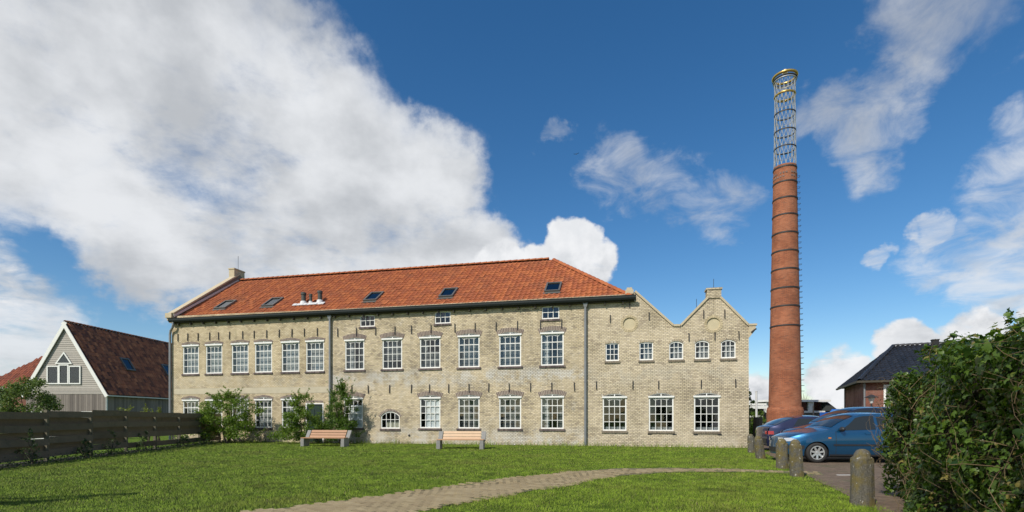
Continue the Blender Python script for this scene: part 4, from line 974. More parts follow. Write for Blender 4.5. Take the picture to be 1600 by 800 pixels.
# ------------------------------------------------------------------ cars
def carpaint(name, c, flake=.35):
    def fn(t, b):
        t.set(b.inputs['Base Color'], (*c, 1)); t.set(b.inputs['Coat Weight'], 1.0); t.set(b.inputs['Coat Roughness'], .04)
        n = t.noise(pos(t), 3., 5, .6); t.set(b.inputs['Roughness'], t.ramp(n, .3, .7, .28, .42))
    return mat(name, rough=.35, metal=flake, spec=.5, fn=fn)
M['paint_blue'] = carpaint('metallic_blue', (.006,.08,.185), .6)
M['paint_dark'] = carpaint('dark_blue', (.007,.012,.03), .3)
M['paint_navy'] = carpaint('navy', (.012,.017,.065), .4)
M['car_glass'] = glassmat('car_glass', (.22,.27,.28), .08)
M['black_plastic'] = mat('black_plastic', (.02,.02,.022), .55)
M['tyre'] = mat('tyre', (.018,.018,.019), .8, fn=worn((.022,.021,.02), amt=.4, scale=20))
M['alloy'] = mat('alloy', (.72,.72,.72), .3, metal=.8)
M['lamp_glass'] = mat('headlamp', (.65,.67,.68), .12, metal=.55, coat=1.)
M['tail_red'] = mat('tail_lamp', (.34,.012,.015), .18, coat=1.)
M['amber'] = mat('amber_lamp', (.6,.2,.03), .25)
M['liner'] = mat('wheel_well', (.008,.008,.008), .95)
M['seat_grey'] = mat('seat_cloth', (.05,.05,.055), .9)
def interp(P, x):
    if x <= P[0][0]: return P[0][1]
    for (a, b), (c, d_) in zip(P[:-1], P[1:]):
        if x <= c: return b+(d_-b)*(x-a)/(c-a) if c > a else d_
    return P[-1][1]
def smooth_profile(P, n=8):
    return [tuple(q) for q in crom([(*p, 0) for p in P], n)]
def car(name, loc, rz, label, paint, upper, length, hw, belt, wheels, wr, side_wins, screen, rear_screen, front_lamp, tail_lamp, rub=True, spokes=7):
    """x: 0 at the nose, `length` at the tail; y: half width +-hw; built nose towards -x"""
    T = empty(name, loc, rz); tag(T, label, 'car', 'parked cars')
    UP = smooth_profile(upper, 6); UPx = [(p[0], p[1]) for p in UP]
    sill = .20
    def plan(x):
        f = 1.0
        if x < .75: f = .64+.36*math.sin(math.pi/2*min(1, max(0, x)/.75))**.8
        if x > length-.6: f = .78+.22*math.sin(math.pi/2*min(1, max(0, (length-x))/.6))**.8
        return hw*f
    bz = lambda x: interp(belt, x)
    def Wd(x, z):
        w0 = plan(x); b = bz(x)
        if z > b: return max(.05, w0-.015-(z-b)*.40)
        lo = .42
        if z < lo: return w0-.09*((lo-z)/lo)**1.5
        return w0-.015*((z-lo)/(b-lo))**2+.012*math.sin(math.pi*(z-lo)/max(.1, b-lo))
    def zl(x):
        z = sill
        for wx in wheels:
            dd = abs(x-wx); ra = wr*1.13
            if dd < ra: z = max(z, wr+math.sqrt(ra*ra-dd*dd)*.98)
        if x < .35: z = max(z, .24)
        return z
    zu = lambda x: interp(UPx, x)
    xs = sorted(set([round(i*.05, 3) for i in range(1, int(length/.05))] + [.005, length-.005] + [round(wx+s*wr*1.13*f, 4) for wx in wheels for s in (-1, 1) for f in (1.0, 1.003, .97, .9)]))
    for s_ in (-1, 1):
        k = MB(); K = 16
        for x in xs:
            a, b = zl(x), zu(x); a = min(a, b-.01)
            for i in range(K+1):
                z = a+(b-a)*i/K; k.v.append((x, s_*Wd(x, z), z))
        for i in range(len(xs)-1):
            for j in range(K): k.f.append((i*(K+1)+j, (i+1)*(K+1)+j, (i+1)*(K+1)+j+1, i*(K+1)+j+1))
        k.build('body_side', paint, T, smooth=True)
    # upper skin nose -> tail
    tk = MB(); Kc = 12
    path_ = [(0.0, .22)] + [(p[0], p[1]) for p in UP] + [(length, .26)]
    def crown(x, z, f):     # point across the car at fraction f in -1..1
        w0 = Wd(min(max(x, .005), length-.005), z); y = f*w0
        bulge = 0
        if x < .5: bulge = -.10*(1-x/.5)
        if x > length-.5: bulge = .08*(1-(length-x)/.5)
        zz = z+.045*(1-f*f) if z > .62 else z
        return (x+bulge*(1-f*f), y, zz)
    for x, z in path_:
        for i in range(Kc+1): tk.v.append(crown(x, z, -1+2*i/Kc))
    for i in range(len(path_)-1):
        for j in range(Kc): tk.f.append((i*(Kc+1)+j, i*(Kc+1)+j+1, (i+1)*(Kc+1)+j+1, (i+1)*(Kc+1)+j))
    tk.build('body', paint, T, smooth=True)
    k = MB(); k.box(.35, length-.3, -hw+.12, hw-.12, .17, .25); k.build('floor_pan', M['liner'], T)
    for wx in wheels:
        for s_ in (-1, 1):
            k = MB(); y1 = s_*(hw-.22); k.lathe([(wr*1.14, 0), (wr*1.14, .2)], 24)
            k.v = [(wx+a, s_*(hw-.04-c), max(.17, wr+b)) for a, b, c in k.v]; k.f.append(tuple(24+i for i in range(24))); k.build('wheel_well', M['liner'], T)
    k = MB(); k.box(length*.42, length*.52, -hw*.7, hw*.7, .3, bz(length*.5)-.1); k.box(length*.40, length*.44, hw*.15, hw*.6, .6, bz(length*.5)+.30); k.box(length*.40, length*.44, -hw*.6, -hw*.15, .6, bz(length*.5)+.30); k.build('seats', M['seat_grey'], T)
    # side glass: quads given by lower/upper corners
    for (xa0, xa1, xb0, xb1, zt) in side_wins:      # front-bottom, front-top, rear-bottom, rear-top
        for s_ in (-1, 1):
            k = MB(); n1, n2 = 10, 5
            for i in range(n1+1):
                for j in range(n2+1):
                    f, g_ = i/n1, j/n2; x = (xa0*(1-g_)+xa1*g_)*(1-f)+(xb0*(1-g_)+xb1*g_)*f
                    zb_ = bz(x)+.03; z = zb_+(min(zt, zu(x)-.055)-zb_)*g_; k.v.append((x, s_*(Wd(x, z)+.006), z))
            for i in range(n1):
                for j in range(n2): k.f.append((i*(n2+1)+j, (i+1)*(n2+1)+j, (i+1)*(n2+1)+j+1, i*(n2+1)+j+1))
            k.build('side_window', M['car_glass_solid'], T, smooth=True)
    # front and rear screens
    for nm, (xa, xb) in (('windscreen', screen), ('rear_window', rear_screen)):
        k = MB(); n1 = 8; pts = [(x, zu(x)) for x in np.linspace(xa, xb, n1+1)]
        dv = Vector((pts[-1][0]-pts[0][0], 0, pts[-1][1]-pts[0][1])).normalized(); nv = Vector((-dv.z, 0, dv.x)); nv = nv if nv.z > 0 else -nv
        for x, z in pts:
            for i in range(9):
                q = Vector(crown(x, z, (-1+2*i/8)*.90))+nv*.008; k.v.append(tuple(q))
        for i in range(n1):
            for j in range(8): k.f.append((i*9+j, i*9+j+1, (i+1)*9+j+1, (i+1)*9+j))
        k.build(nm, M['car_glass_solid'], T, smooth=True)
    def patch(nm, xa, xb, za, zb_, m_, off=.008, sides=(-1, 1), n1=6, n2=4, shape=None):
        for s_ in sides:
            k = MB()
            for i in range(n1+1):
                for j in range(n2+1):
                    x = xa+(xb-xa)*i/n1; lo, hi = (za, zb_) if shape is None else shape(i/n1)
                    z = lo+(hi-lo)*j/n2; k.v.append((x, s_*(Wd(max(.004, x), z)+off), z))
            for i in range(n1):
                for j in range(n2): k.f.append((i*(n2+1)+j, (i+1)*(n2+1)+j, (i+1)*(n2+1)+j+1, i*(n2+1)+j+1))
            k.build(nm, m_, T, smooth=True)
    # lamps wrap the corner
    xa, xb, za, zb_ = front_lamp; patch('headlight', xa, xb, za, zb_, M['lamp_glass'], .010, shape=lambda f: (za+.03*f, zb_-.02*abs(f-.4)-.05*max(0, f-.5)))
    for s_ in (-1, 1):
        k = MB(); w0 = plan(.0); 
        for i in range(6):
            for j in range(4):
                f = i/5; q = crown(.0, za+(zb_-za)*j/3, s_*(1-.42*f)); k.v.append((q[0]-.012, q[1], q[2] if q[2] < zb_ else zb_))
        k.f = [(i*4+j, (i+1)*4+j, (i+1)*4+j+1, i*4+j+1) for i in range(5) for j in range(3)]; k.build('headlight', M['lamp_glass'], T, smooth=True)
    xa, xb, za, zb_ = tail_lamp; patch('tail_light', xa, xb, za, zb_, M['tail_red'], .010)
    for s_ in (-1, 1):
        k = MB()
        for i in range(6):
            for j in range(4):
                f = i/5; q = crown(length, za+(zb_-za)*j/3, s_*(1-.2*f)); k.v.append((q[0]+.012, q[1], min(q[2], zb_)))
        k.f = [(i*4+j, (i+1)*4+j, (i+1)*4+j+1, i*4+j+1) for i in range(5) for j in range(3)]; k.build('tail_light', M['tail_red'], T, smooth=True)
    # bumpers' lower dark strips, grille, plates
    k = MB()
    for x, z0, z1, nm in ((0., .28, .42, 'f'),):
        for i in range(11):
            f = (-1+2*i/10)*.95
            for z in (z0, z1): q = crown(x, z, f); k.v.append((q[0]-.012, q[1], z))
        k.f = [(2*i, 2*i+2, 2*i+3, 2*i+1) for i in range(10)]
    k.build('front_grille', M['black_plastic'], T)
    k = MB()
    for i in range(11):
        f = (-1+2*i/10)*.95
        for z in (.30, .50): q = crown(length, z, f); k.v.append((q[0]+.012, q[1], z))
    k.f = [(2*i, 2*i+2, 2*i+3, 2*i+1) for i in range(10)]; k.build('rear_bumper', M['black_plastic'], T)
    patch('bumper', .004, max(.05, wheels[0]-wr*1.16), .40, .50, M['black_plastic'], .010)
    if rub: patch('rub_strip', wheels[0]+wr*1.5, wheels[1]-wr*1.3, .50, .545, M['black_plastic'], .014)
    patch('sill_strip', wheels[0]+wr*1.2, wheels[1]-wr*1.2, .20, .25, M['black_plastic'], .006)
    for sx in side_wins:
        patch('door_seam', sx[0]-.05 if sx is side_wins[0] else sx[0]-.03, (sx[0]-.05 if sx is side_wins[0] else sx[0]-.03)+.012, .26, bz(sx[0])+.0, M['black_plastic'], .003, n1=1, n2=8)
    patch('door_handle', side_wins[0][2]-.30, side_wins[0][2]-.12, bz(side_wins[0][2])-.11, bz(side_wins[0][2])-.06, paint, .022)
    patch('side_repeater', side_wins[0][0]-.26, side_wins[0][0]-.18, bz(side_wins[0][0])-.20, bz(side_wins[0][0])-.165, M['amber'], .008)
    for s_ in (-1, 1):
        xm = side_wins[0][0]+.10; zm = bz(xm)+.07; ym = s_*(Wd(xm, zm)+.10); k = MB()
        k.lathe([(.001, -.10), (.06, -.085), (.085, -.02), (.085, .02), (.06, .085), (.001, .10)], 12)
        k.v = [(xm+a*.75, ym+c, zm+b*.85) for a, b, c in k.v]; mi = k.build('mirror', M['black_plastic'] if rub else paint, T, smooth=True)
        k = MB(); k.tube([(xm, s_*Wd(xm, zm-.03), zm-.04), (xm, ym, zm-.03)], .022, 6); k.build('mirror_arm', M['black_plastic'], mi)
    # wheels
    for wx in wheels:
        for s_ in (-1, 1):
            yo = s_*(hw-.005); wd = .185
            k = MB(); k.lathe([(wr*.66, 0), (wr*.70, -.012), (wr*.92, -.016), (wr*.985, .012), (wr, .04), (wr, wd-.04), (wr*.98, wd-.01), (wr*.7, wd)], 36)
            k.v = [(wx+a, yo-s_*c, wr+b) for a, b, c in k.v]; wh = k.build('wheel', M['tyre'], T, smooth=True)
            k = MB(); k.lathe([(wr*.68, -.010), (wr*.62, -.014), (wr*.60, .01), (wr*.585, .08), (.001, .085)], 36); k.v = [(wx+a, yo-s_*c, wr+b) for a, b, c in k.v]; k.build('rim_well', M['liner'], wh)
            k = MB(); k.lathe([(wr*.69, -.006), (wr*.68, -.018), (wr*.60, -.018), (wr*.58, .01)], 36); k.lathe([(wr*.15, .0), (wr*.14, -.012), (.001, -.014)], 18)
            for q in range(spokes):
                a = 2*math.pi*q/spokes+.2; ca, sa = math.cos(a), math.sin(a)
                k.add([(wr*.10*ca-.030*sa, wr*.10*sa+.030*ca, -.006), (wr*.62*ca-.026*sa, wr*.62*sa+.026*ca, -.014), (wr*.62*ca+.026*sa, wr*.62*sa-.026*ca, -.014), (wr*.10*ca+.030*sa, wr*.10*sa-.030*ca, -.006),
                       (wr*.10*ca-.030*sa, wr*.10*sa+.030*ca, .02), (wr*.62*ca-.026*sa, wr*.62*sa+.026*ca, .02), (wr*.62*ca+.026*sa, wr*.62*sa-.026*ca, .02), (wr*.10*ca+.030*sa, wr*.10*sa-.030*ca, .02)], [(0,1,2,3), (0,4,5,1), (1,5,6,2), (2,6,7,3), (3,7,4,0)])
            k.v = [(wx+a, yo-s_*c, wr+b) for a, b, c in k.v]; k.build('rim', M['alloy'], wh)
    return T
def cg_fn(t, b):
    t.set(b.inputs['Base Color'], (.018,.024,.028,1)); pass
M['car_glass_solid'] = mat('tinted_car_glass', rough=.04, spec=.45, fn=cg_fn)
hatch = [(0.0, .50), (.04, .66), (.16, .74), (.55, .86), (1.08, .96), (1.18, .985), (1.55, 1.20), (1.98, 1.375), (2.3, 1.42), (2.9, 1.415), (3.35, 1.33), (3.62, 1.08), (3.72, .92), (3.77, .70), (3.77, .45)]
car('blue_car', (8.12, 15.72, .008), R(-5), 'metallic blue hatchback parked nearest, with silver alloy wheels', M['paint_blue'], hatch, 3.78, .82,
    [(0, .66), (1.1, .90), (2.4, .94), (3.7, .97)], (.80, 3.25), .295, [(1.36, 1.92, 2.42, 2.42, 1.37), (2.50, 2.50, 3.22, 3.02, 1.34)], (1.24, 1.92), (3.30, 3.60), (.004, .28, .61, .72), (3.56, 3.75, .72, .98))
mpv = [(0.0, .55), (.04, .75), (.16, .85), (.5, .96), (.95, 1.06), (1.05, 1.09), (1.5, 1.38), (1.95, 1.58), (2.4, 1.64), (3.2, 1.63), (3.8, 1.52), (4.05, 1.2), (4.15, 1.0), (4.2, .75), (4.2, .5)]
car('dark_car', (9.75, 18.15, .008), R(-5), 'tall dark blue car half hidden behind the metallic blue hatchback', M['paint_dark'], mpv, 4.2, .86,
    [(0, .72), (1.1, .98), (2.4, 1.02), (4.1, 1.06)], (.85, 3.45), .31, [(1.30, 1.90, 2.55, 2.55, 1.56), (2.63, 2.63, 3.65, 3.45, 1.52)], (1.12, 1.90), (3.80, 4.02), (.004, .36, .68, .84), (3.95, 4.18, .8, 1.2), rub=False)
coupe = [(0.0, .45), (.05, .60), (.2, .68), (.7, .78), (1.25, .90), (1.4, .93), (1.85, 1.17), (2.2, 1.30), (2.6, 1.35), (3.1, 1.325), (3.6, 1.18), (4.0, .99), (4.18, .93), (4.26, .84), (4.28, .50)]
car('navy_car', (14.19, 19.85, .008), R(172), 'navy fastback car with red tail light beside the factory corner', M['paint_navy'], coupe, 4.28, .86,
    [(0, .6), (1.2, .86), (2.6, .90), (4.2, .92)], (.85, 3.4), .30, [(1.55, 2.12, 2.62, 2.58, 1.29), (2.70, 2.66, 3.42, 3.18, 1.27)], (1.45, 2.15), (3.25, 3.98), (.004, .4, .56, .68), (4.08, 4.26, .66, .79), rub=False)

# ------------------------------------------------------------------ vegetation
def leaf_cloud(centers, radii, n, size, squash=.8, out=.35, seed=1, tri=False):
    """n leaves in ellipsoidal clumps; each a bent 4-sided leaf. Returns V,F"""
    r = np.random.default_rng(seed); C = np.array(centers, float); Rd = np.array(radii, float); wts = Rd.prod(1) if Rd.ndim > 1 else Rd**3
    wts = wts**.75; wts /= wts.sum(); idx = r.choice(len(C), n, p=wts)
    dv = r.normal(size=(n, 3)); dv /= np.linalg.norm(dv, axis=1)[:, None]; rad = r.random(n)**(1/2.2)
    Rr = Rd[idx] if Rd.ndim > 1 else Rd[idx][:, None]
    P = C[idx]+dv*rad[:, None]*Rr
    nr = dv*.6+r.normal(size=(n, 3))*.7+np.array([0, 0, .5]); nr /= np.linalg.norm(nr, axis=1)[:, None]
    a = np.cross(nr, r.normal(size=(n, 3))); a /= np.linalg.norm(a, axis=1)[:, None]; b = np.cross(nr, a)
    s = size*r.uniform(.6, 1.35, n)[:, None]
    V = np.stack([P-a*s*.5, P+b*s*.28+nr*s*.06, P+a*s*.55-nr*s*.08, P-b*s*.28+nr*s*.06], 1).reshape(-1, 3)
    Fc = np.arange(4*n).reshape(n, 4); return V, Fc
M['leaf_shrub'] = leafmat('shrub_leaves', (.07,.14,.018), (.19,.28,.045), .5, .35, .45)
M['leaf_hornbeam'] = leafmat('hornbeam_leaves', (.05,.11,.016), (.14,.225,.038), .5, .35, .45)
M['leaf_grey'] = leafmat('grey_green_leaves', (.05,.09,.03), (.115,.16,.06), .5, .35, .35)
M['leaf_tree'] = leafmat('tree_leaves', (.07,.125,.03), (.16,.21,.06), .5, .35, .4)
M['leaf_yellow'] = leafmat('yellow_green_leaves', (.12,.16,.025), (.20,.23,.05), .5, .35, .35)
M['leaf_dark'] = leafmat('dark_leaves', (.02,.045,.012), (.045,.085,.02), .5, .35, .3)
def shrub(name, loc, h, rx, ry, n, size, m_, label, cat, seed, group=None, stems=6, clumps=22, low=.12, taper=.6):
    r = random.Random(seed); T = empty(name, loc); tag(T, label, cat, group)
    k = MB(); cs, rs = [], []
    for i in range(clumps):
        f = (i+.5)/clumps; z = h*(low+(.96-low)*f); rr = (1-taper*f**1.4)*(.75+.5*r.random()); a = r.random()*6.283; q = math.sqrt(r.random())*.85
        cs.append((rx*rr*q*math.cos(a), ry*rr*q*math.sin(a), z)); e = r.uniform(.10, .26)*min(rx, ry)*2*(1-.45*f)*(1.25 if clumps < 40 else .95); rs.append((e*1.15, e*1.1, e*.8))
    for i in range(stems):
        c = cs[int(clumps*(.25+.7*i/stems)) % clumps]; b0 = Vector((r.gauss(0, .05), r.gauss(0, .05), 0)); md = Vector(c)*.5+Vector((r.gauss(0, .04), r.gauss(0, .04), -.05*h*0))
        md.x *= .7; md.y *= .7
        k.tube([b0, md, Vector(c)], [.03*h/2, .018*h/2, .005], 6)
    k.build('stem', M['bark'], T)
    V, Fc = leaf_cloud(cs, rs, n, size, seed=seed); link('crown', np_mesh('crown', V, Fc, m_), T)
    # shoots with leaves standing out of the outline
    sk_, lv = MB(), []
    for i in range(int(clumps*.8)):
        c = Vector(cs[r.randrange(clumps)]); dv = Vector((c.x*.8+r.gauss(0, .3), c.y*.6+r.gauss(0, .2), .25+.5*r.random()*h/2)).normalized()*r.uniform(.18, .42)*h/2
        sk_.tube([c, c+dv*.5+Vector((0, 0, .02)), c+dv], [.006, .004, .002], 4, cap=False)
        for q in range(9): lv.append(tuple(c+dv*(.25+.8*q/8)))
    tag(sk_.build('twigs', M['bark'], T, fixn=False), kind='stuff')
    V, Fc = leaf_cloud(lv, [.05]*len(lv), len(lv)*2, size*.95, seed=seed+100); tag(link('shoot_leaves', np_mesh('shoot_leaves', V, Fc, m_), T), kind='stuff')
    return T
def gpt(x, y, z=0): return (x, y, gz(x, y)+z)
w0 = f2w(4.95, -1.6); shrub('shrub', (w0.x, w0.y, 0), 2.65, 2.9, .9, 12500, .088, M['leaf_shrub'], 'wide loose green shrub before the left windows, at the fence end', 'shrub', 11, 'shrubs against the factory', clumps=110, taper=.82)
w0 = f2w(9.05, -1.3); shrub('shrub', (w0.x, w0.y, 0), 2.5, 1.5, .7, 7200, .085, M['leaf_shrub'], 'slim green shrub left of the green door', 'shrub', 12, 'shrubs against the factory', clumps=64, taper=.65)
w0 = f2w(10.95, -1.0); shrub('shrub', (w0.x, w0.y, 0), 3.05, 1.35, .7, 9500, .08, M['leaf_hornbeam'], 'dense pointed dark green shrub right of the green door', 'shrub', 13, 'shrubs against the factory', clumps=72, taper=.82)
shrub('small_tree', (-24.6, 26, 0), 3.35, 2.1, 1.2, 8000, .12, M['leaf_tree'], 'grey-green leafy small tree behind the fence at far left', 'tree', 14, clumps=34, low=.3, taper=.35)
for i, (x, y, h, sd) in enumerate(((-20.6, 27.0, 1.85, 21), (-19.6, 27.6, 1.9, 22), (-18.9, 27.3, 1.75, 23))):
    shrub('fence_climber', (x, y, 0), h, .55, .4, 420, .09, M['leaf_yellow'], ['yellow-green shoots above the fence, leftmost of three', 'yellow-green shoots above the fence, middle of three', 'yellow-green shoots above the fence, by the factory corner'][i], 'plant', sd, 'shoots above the fence', clumps=12, low=.55, taper=.3)
for i, (t_, h) in enumerate(((.40, .95), (.50, .6), (.565, .85), (.66, .8), (.80, .5), (.88, .55))):
    q = FA.lerp(FB, t_)+fn_*.35
    shrub('bed_plant', gpt(q.x, q.y), h, .34, .3, 230, .06, M['leaf_grey'] if i in (0, 2, 3) else M['leaf_dark'], ['sparse young plant at the near end of the fence bed', 'low dark plant in the fence bed beside a sparse young one', 'loose plant at the middle of the fence bed', 'tall loose plant in the fence bed, two panels from its middle', 'low dark plant before the far fence panels', 'dark plant in the fence bed beside the wide shrub'][i], 'plant', 30+i, 'plants in the fence bed', clumps=9, stems=4)
# ground cover along the bed
r = np.random.default_rng(5); n = 5200; tt = r.random(n); P = np.array(FA)[None]*(1-tt[:, None])+np.array(FB)[None]*tt[:, None]; off = r.random(n)**1.3*.85
P = P+np.array(fn_)[None]*off[:, None]; P[:, 2] = np.abs(r.normal(0, .09, n))*(1.0-off*.6)+.02
nr = r.normal(size=(n, 3))*.5+np.array([0, 0, 1]); nr /= np.linalg.norm(nr, axis=1)[:, None]; a = np.cross(nr, r.normal(size=(n, 3))); a /= np.linalg.norm(a, axis=1)[:, None]; b = np.cross(nr, a); s = r.uniform(.03, .08, n)[:, None]
V = np.stack([P-a*s*.5, P+b*s*.35, P+a*s*.55, P-b*s*.35], 1).reshape(-1, 3)
tag(link('ground_cover', np_mesh('ground_cover', V, np.arange(4*n).reshape(n, 4), M['leaf_dark'])), 'low dark ground cover along the foot of the fence', 'ground cover', kind='stuff')
# growth by the factory corner on the right, and a bare tree behind
shrub('hedge_bush', (14.1, 29.6, 0), 1.65, .75, .6, 2600, .09, M['leaf_shrub'], 'bright green bush between factory corner and chimney', 'shrub', 41, clumps=22, low=.1, taper=.2)
shrub('slim_tree', (14.6, 31.5, 0), 3.05, .42, .4, 1500, .10, M['leaf_dark'], 'slim dark evergreen behind the factory corner', 'tree', 42, clumps=18, low=.1, taper=.4)
k = MB(); k.tube([(13.75, 28.8, 0), (13.75, 28.8, 2.75)], .06, 8); k.lathe([(.07, 2.75), (.07, 2.79), (.001, 2.8)], 8, (13.75, 28.8, 0)); tag(k.build('grey_pole', M['white_grey']), 'pale grey pole beside the factory corner bush', 'pole')
k = MB(); k.tube([(11.6, 24.2, 0), (11.62, 24.2, .7), (11.63, 24.22, 1.32)], [.24, .21, .20], 10); tag(k.build('tree_stump', M['bark']), 'brown stump-like post behind the navy car', 'stump')
BT = empty('bare_tree', (32.6, 57, 0)); tag(BT, 'small bare tree showing above the flat white roof', 'tree'); k = MB(); k.tube([(0,0,0), (0,0,2.4)], [.09, .05], 6); k.build('trunk', M['bark'], BT)
k = MB()
for i in range(60):
    a, b = random.random()*6.28, random.uniform(.2, .95); h0 = random.uniform(1.4, 2.6); k.tube([(0,0,h0), (b*.5*math.cos(a), b*.5*math.sin(a), h0+.6), (b*math.cos(a), b*math.sin(a), h0+random.uniform(.9, 1.7))], [.02, .012, .004], 4, cap=False)
k.build('crown', M['bark'], BT)

# ivy hedge on the right
HV = empty('ivy_hedge', (3.6, 3.2, 0), math.atan2(.894, .447)); tag(HV, 'tall dark glossy ivy hedge filling the right foreground', 'hedge')
# local x along the hedge (0 near .. 6 far), local y: left face at y=0 (towards the lawn), body to y=-1.3
HL = 6.3
def htop(x): 
    b = 2.16+.08*math.sin(x*2.3)+.05*math.sin(x*5.1+1)
    if x > 4.0: b -= .34*((x-4.0)/1.75)**1.6
    return b
def lump(x, z): return .15*math.sin(2.1*x+1.3*z)+.10*math.sin(4.7*z-1.9*x+2)+.05*math.sin(7.3*x+5.1*z)
r = np.random.default_rng(9); leaves = []
Nl = 36000
for i in range(Nl):
    u = r.random()
    dpt = abs(r.normal(0, .13))
    if u < .70:                   # lawn-side face
        x = r.random()*HL*1.0-.6; z = r.random()**.92*htop(max(0, x)); y = lump(x, z)-.02; nv = np.array([0, 1, .35])
        if z > htop(max(0, x))-.25: y -= (z-htop(max(0, x))+.25)**2*2.2
        if x > HL-.5: y -= (x-HL+.5)**2*.9
        p = np.array([x, y-dpt, z])
    elif u < .88:                 # top
        x = r.random()*(HL+.3)-.5; y = -r.random()*1.3; p = np.array([x, y, htop(max(0, x))+.08*math.sin(5*x+4*y)-dpt+.03]); nv = np.array([0, .2, 1])
    else:                         # far end
        y = -r.random()*1.4; z = r.random()*htop(HL)*.98; p = np.array([HL+.08*math.sin(6*z+3*y)-dpt, y, z]); nv = np.array([1, .2, .3])
    leaves.append((p, nv, dpt))
def ivy_mesh_pts():     # five-lobed leaf in its own plane, stalk at the origin, tip along +x
    return np.array([(0,0,0), (.10,.42,-.03), (.42,.50,-.06), (.50,.22,.0), (1.0,0,-.10), (.50,-.22,.0), (.42,-.50,-.06), (.10,-.42,-.03), (.40,0,.05)], float)
IP = ivy_mesh_pts(); IF = np.array([(0,8,1), (1,8,2), (2,8,3), (3,8,4), (4,8,5), (5,8,6), (6,8,7), (7,8,0)])
M['ivy'] = leafmat('ivy_leaves', (.018,.048,.008), (.135,.225,.032), .36, .5, .38, yellow=(.26,.22,.06))
def frame(nv):
    nv = nv/np.linalg.norm(nv)+r.normal(size=3)*.55; nv /= np.linalg.norm(nv)
    t = np.array([r.normal()*.6, r.normal()*.2, -.55+r.normal()*.5]); a = t-nv*t.dot(nv); a /= np.linalg.norm(a); return a, np.cross(nv, a), nv
ca, sa = math.cos(HV.rotation_euler[2]), math.sin(HV.rotation_euler[2])
def hw_world(p): return np.array([3.6+ca*p[0]-sa*p[1], 3.2+sa*p[0]+ca*p[1], p[2]])
cand = []
for i, (p, nv, dpt) in enumerate(leaves):
    q = hw_world(p); px = 800+800*q[0]/max(.1, q[1]); py = 651-(q[2]-1.35)*800/max(.1, q[1])
    if q[1] > 1 and px < 1600 and 480 < py < 800 and dpt < .06 and p[1] > -.25: cand.append((q[0]**2+q[1]**2, i))
cand.sort(); big_ids = set(i for _, i in cand[::max(1, len(cand)//700)][:290])
lm = np_mesh('leaf', IP, IF, M['ivy']); Vs, Fs = [], []; cnt = 0
for i, (p, nv, dpt) in enumerate(leaves):
    a, b, c = frame(nv); s = (.024+.062*r.random()**1.5)*(1.3 if i in big_ids else 1.0)
    if i in big_ids:
        o = link('leaf', lm, HV); m4 = Matrix(((a[0], b[0], c[0], 0), (a[1], b[1], c[1], 0), (a[2], b[2], c[2], 0), (0, 0, 0, 1)))
        o.matrix_local = Matrix.Translation(Vector(p)+Vector((0, .03, 0))) @ m4 @ Matrix.Scale(s, 4)
    else:
        Vs.append(p+s*(IP[:, :1]*a+IP[:, 1:2]*b+IP[:, 2:]*c)); Fs.append(IF+9*cnt); cnt += 1
tag(link('foliage', np_mesh('foliage', np.concatenate(Vs), np.concatenate(Fs), M['ivy']), HV), kind='stuff')
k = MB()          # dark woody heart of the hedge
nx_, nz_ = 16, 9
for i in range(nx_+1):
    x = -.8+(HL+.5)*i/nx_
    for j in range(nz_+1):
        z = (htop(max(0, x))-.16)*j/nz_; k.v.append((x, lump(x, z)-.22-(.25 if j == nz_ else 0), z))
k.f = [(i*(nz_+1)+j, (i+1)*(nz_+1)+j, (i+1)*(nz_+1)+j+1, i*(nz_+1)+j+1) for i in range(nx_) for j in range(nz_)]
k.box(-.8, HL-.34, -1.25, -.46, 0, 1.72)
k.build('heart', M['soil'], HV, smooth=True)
k = MB(); rr = random.Random(3)
for i in range(240):
    x, z = rr.uniform(-.3, HL), rr.uniform(.1, 2.05); z = min(z, htop(max(0, x))-.05); L = rr.uniform(.15, .75); an = rr.choice((rr.uniform(-.3, .9), rr.uniform(-.2, .5), rr.uniform(.6, 1.7))); pts = []
    for q in range(5):
        f = q/4; xx, zz = x+L*f*math.cos(an)*rr.choice((1, 1))*(-1 if i % 2 else 1), z+L*f*math.sin(an)+.05*math.sin(f*3+i)
        pts.append((xx, lump(xx, zz)+.02+.05*math.sin(f*4+i), max(.02, min(zz, htop(max(0, xx))+.05))))
    w_ = rr.uniform(.001, .0032); k.tube(pts, [w_*1.3, w_*1.2, w_, w_*.8, w_*.5], 5, cap=False)
for i in range(16):      # shoots reaching out of the far end
    z = rr.uniform(.5, 1.65); L = rr.uniform(.2, .6); x0 = HL-.3; pts = [(x0+L*f, .12*L*f+rr.gauss(0, .02)+.05, z+.25*L*f+.05*math.sin(5*f+i)) for f in (0, .3, .6, 1)]
    k.tube(pts, [.006, .005, .004, .002], 5, cap=False)
tag(k.build('twigs', M['twig'], HV, fixn=False), kind='stuff')

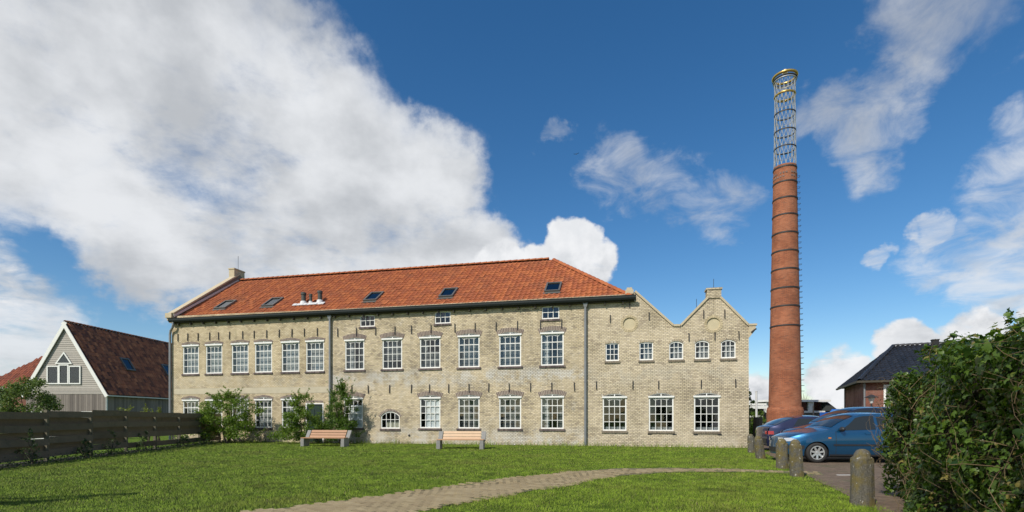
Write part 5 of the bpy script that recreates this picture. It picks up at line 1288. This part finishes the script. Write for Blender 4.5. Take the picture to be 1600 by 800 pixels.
# ------------------------------------------------------------------ grass
def in_path(x, y):
    best = np.full(x.shape, 9.0)
    for q in PC[::2]: best = np.minimum(best, np.hypot(x-q[0], y-q[1])-q[2]/2)
    return best
EX = np.array([q[0] for q in ec]); EY = np.array([q[1] for q in ec])
GZ = np.vectorize(gz)
def blades(n, xr, yr, h, wd, seed, keep=None, hn=None):
    r = np.random.default_rng(seed); x = r.uniform(*xr, n); y = yr[0]+(yr[1]-yr[0])*r.random(n)
    ok = (np.abs(x/y) < 1.08)
    pe = in_path(x, y); ok &= (pe > r.normal(-.02, .06, n)) | ((x > 3.5) & (pe > -.28) & (r.random(n) < .25))
    ok &= x < np.interp(y, EY, EX)+r.normal(.0, .12, n)
    fu = (x-FX)*math.cos(ALPHA)-(y-FY)*math.sin(ALPHA); fy = (x-FX)*math.sin(ALPHA)+(y-FY)*math.cos(ALPHA)
    ok &= fy < -.02
    fx = FA.x+(FB.x-FA.x)*(y-FA.y)/(FB.y-FA.y); ok &= x > fx+.65+r.normal(0, .12, n)
    if keep is not None: ok &= keep(x, y, fy)
    x, y = x[ok], y[ok]; n = len(x)
    nz_ = .75+.5*np.sin(x*1.7+np.sin(y*1.3)*2)*np.sin(y*2.1+np.sin(x*.9)*2)*.6; hh = h*r.uniform(.5, 1.4, n)*nz_; a = r.uniform(0, math.pi, n); w_ = wd*r.uniform(.6, 1.4, n)
    z = GZ(x, y); le = r.normal(0, .45, (n, 2))*hh[:, None]
    V = np.stack([np.stack([x-np.cos(a)*w_, y-np.sin(a)*w_, z-.005], 1), np.stack([x+np.cos(a)*w_, y+np.sin(a)*w_, z-.005], 1), np.stack([x+le[:, 0], y+le[:, 1], z+hh], 1)], 1).reshape(-1, 3)
    return V
def gb_fn(t, b):
    r_ = island(t); p = pos(t); n = t.noise(p, .45, 5, .6); n2 = t.noise(p, 2.6, 6, .65)
    c = t.mix(r_, (.105,.185,.010,1), (.26,.355,.036,1)); c = hsv(t, c, v=t.math('MULTIPLY', t.ramp(n2, .3, .7, .62, 1.28), t.ramp(t.noise(t.vmath('ADD', p, (9, 2, 0)), .9, 5, .6), .52, .66, 1.08, .66)))
    c = t.mix(t.math('MULTIPLY', t.ramp(n, .48, .66), .42), c, (.22,.225,.045,1)); c = t.mix(t.ramp(r_, .965, .97), c, (.27,.24,.11,1))
    t.set(b.inputs['Base Color'], c)
    ge = t.new('ShaderNodeNewGeometry'); t.set(b.inputs['Normal'], t.vmath('NORMALIZE', t.vmath('ADD', t.vmath('SCALE', ge.outputs['Normal'], scale=.35), (0, 0, .9))))
M['blade'] = mat('grass_blades', rough=.6, spec=.25, fn=gb_fn)
G = [blades(210000, (-11, 6.5), (6.6, 10.5), .042, .0045, 51), blades(230000, (-15, 8), (10.5, 17), .042, .006, 52), blades(170000, (-17, 10.5), (17, 29), .045, .009, 53),
     blades(60000, (-17, 10.5), (20, 29), .24, .008, 54, keep=lambda x, y, fy: (fy > -.38-.12*np.sin(x*3.1)) & (fy > -.5)),
     blades(14000, (-17, -11.5), (8, 28), .12, .008, 55, keep=lambda x, y, fy: x < FA.x+(FB.x-FA.x)*(y-FA.y)/(FB.y-FA.y)+.95)]
V = np.concatenate(G); tag(link('grass', np_mesh('grass', V, np.arange(len(V)).reshape(-1, 3), M['blade'])), 'short mown green lawn between path, fence and factory', 'grass', kind='stuff')

# ------------------------------------------------------------------ bird
k = MB(); k.add([(-.16, 0, 0), (0, -.05, -.03), (.22, 0, .02), (0, .05, -.03), (0, 0, .05), (.05, -.55, .10), (-.08, -.5, .08), (.05, .55, .16), (-.08, .5, .14), (.30, -.06, .02), (.30, .06, .02)],
                [(0,1,4), (1,2,4), (2,3,4), (3,0,4), (0,3,1), (1,3,2), (4,1,5), (4,5,6), (4,3,7), (4,7,8), (2,9,10)])
o = k.build('bird', M['iron']); o.location = (11.3, 90, 47.5); o.rotation_euler = (0, 0, R(60)); tag(o, 'tiny dark bird flying in the blue sky above the roof', 'bird')
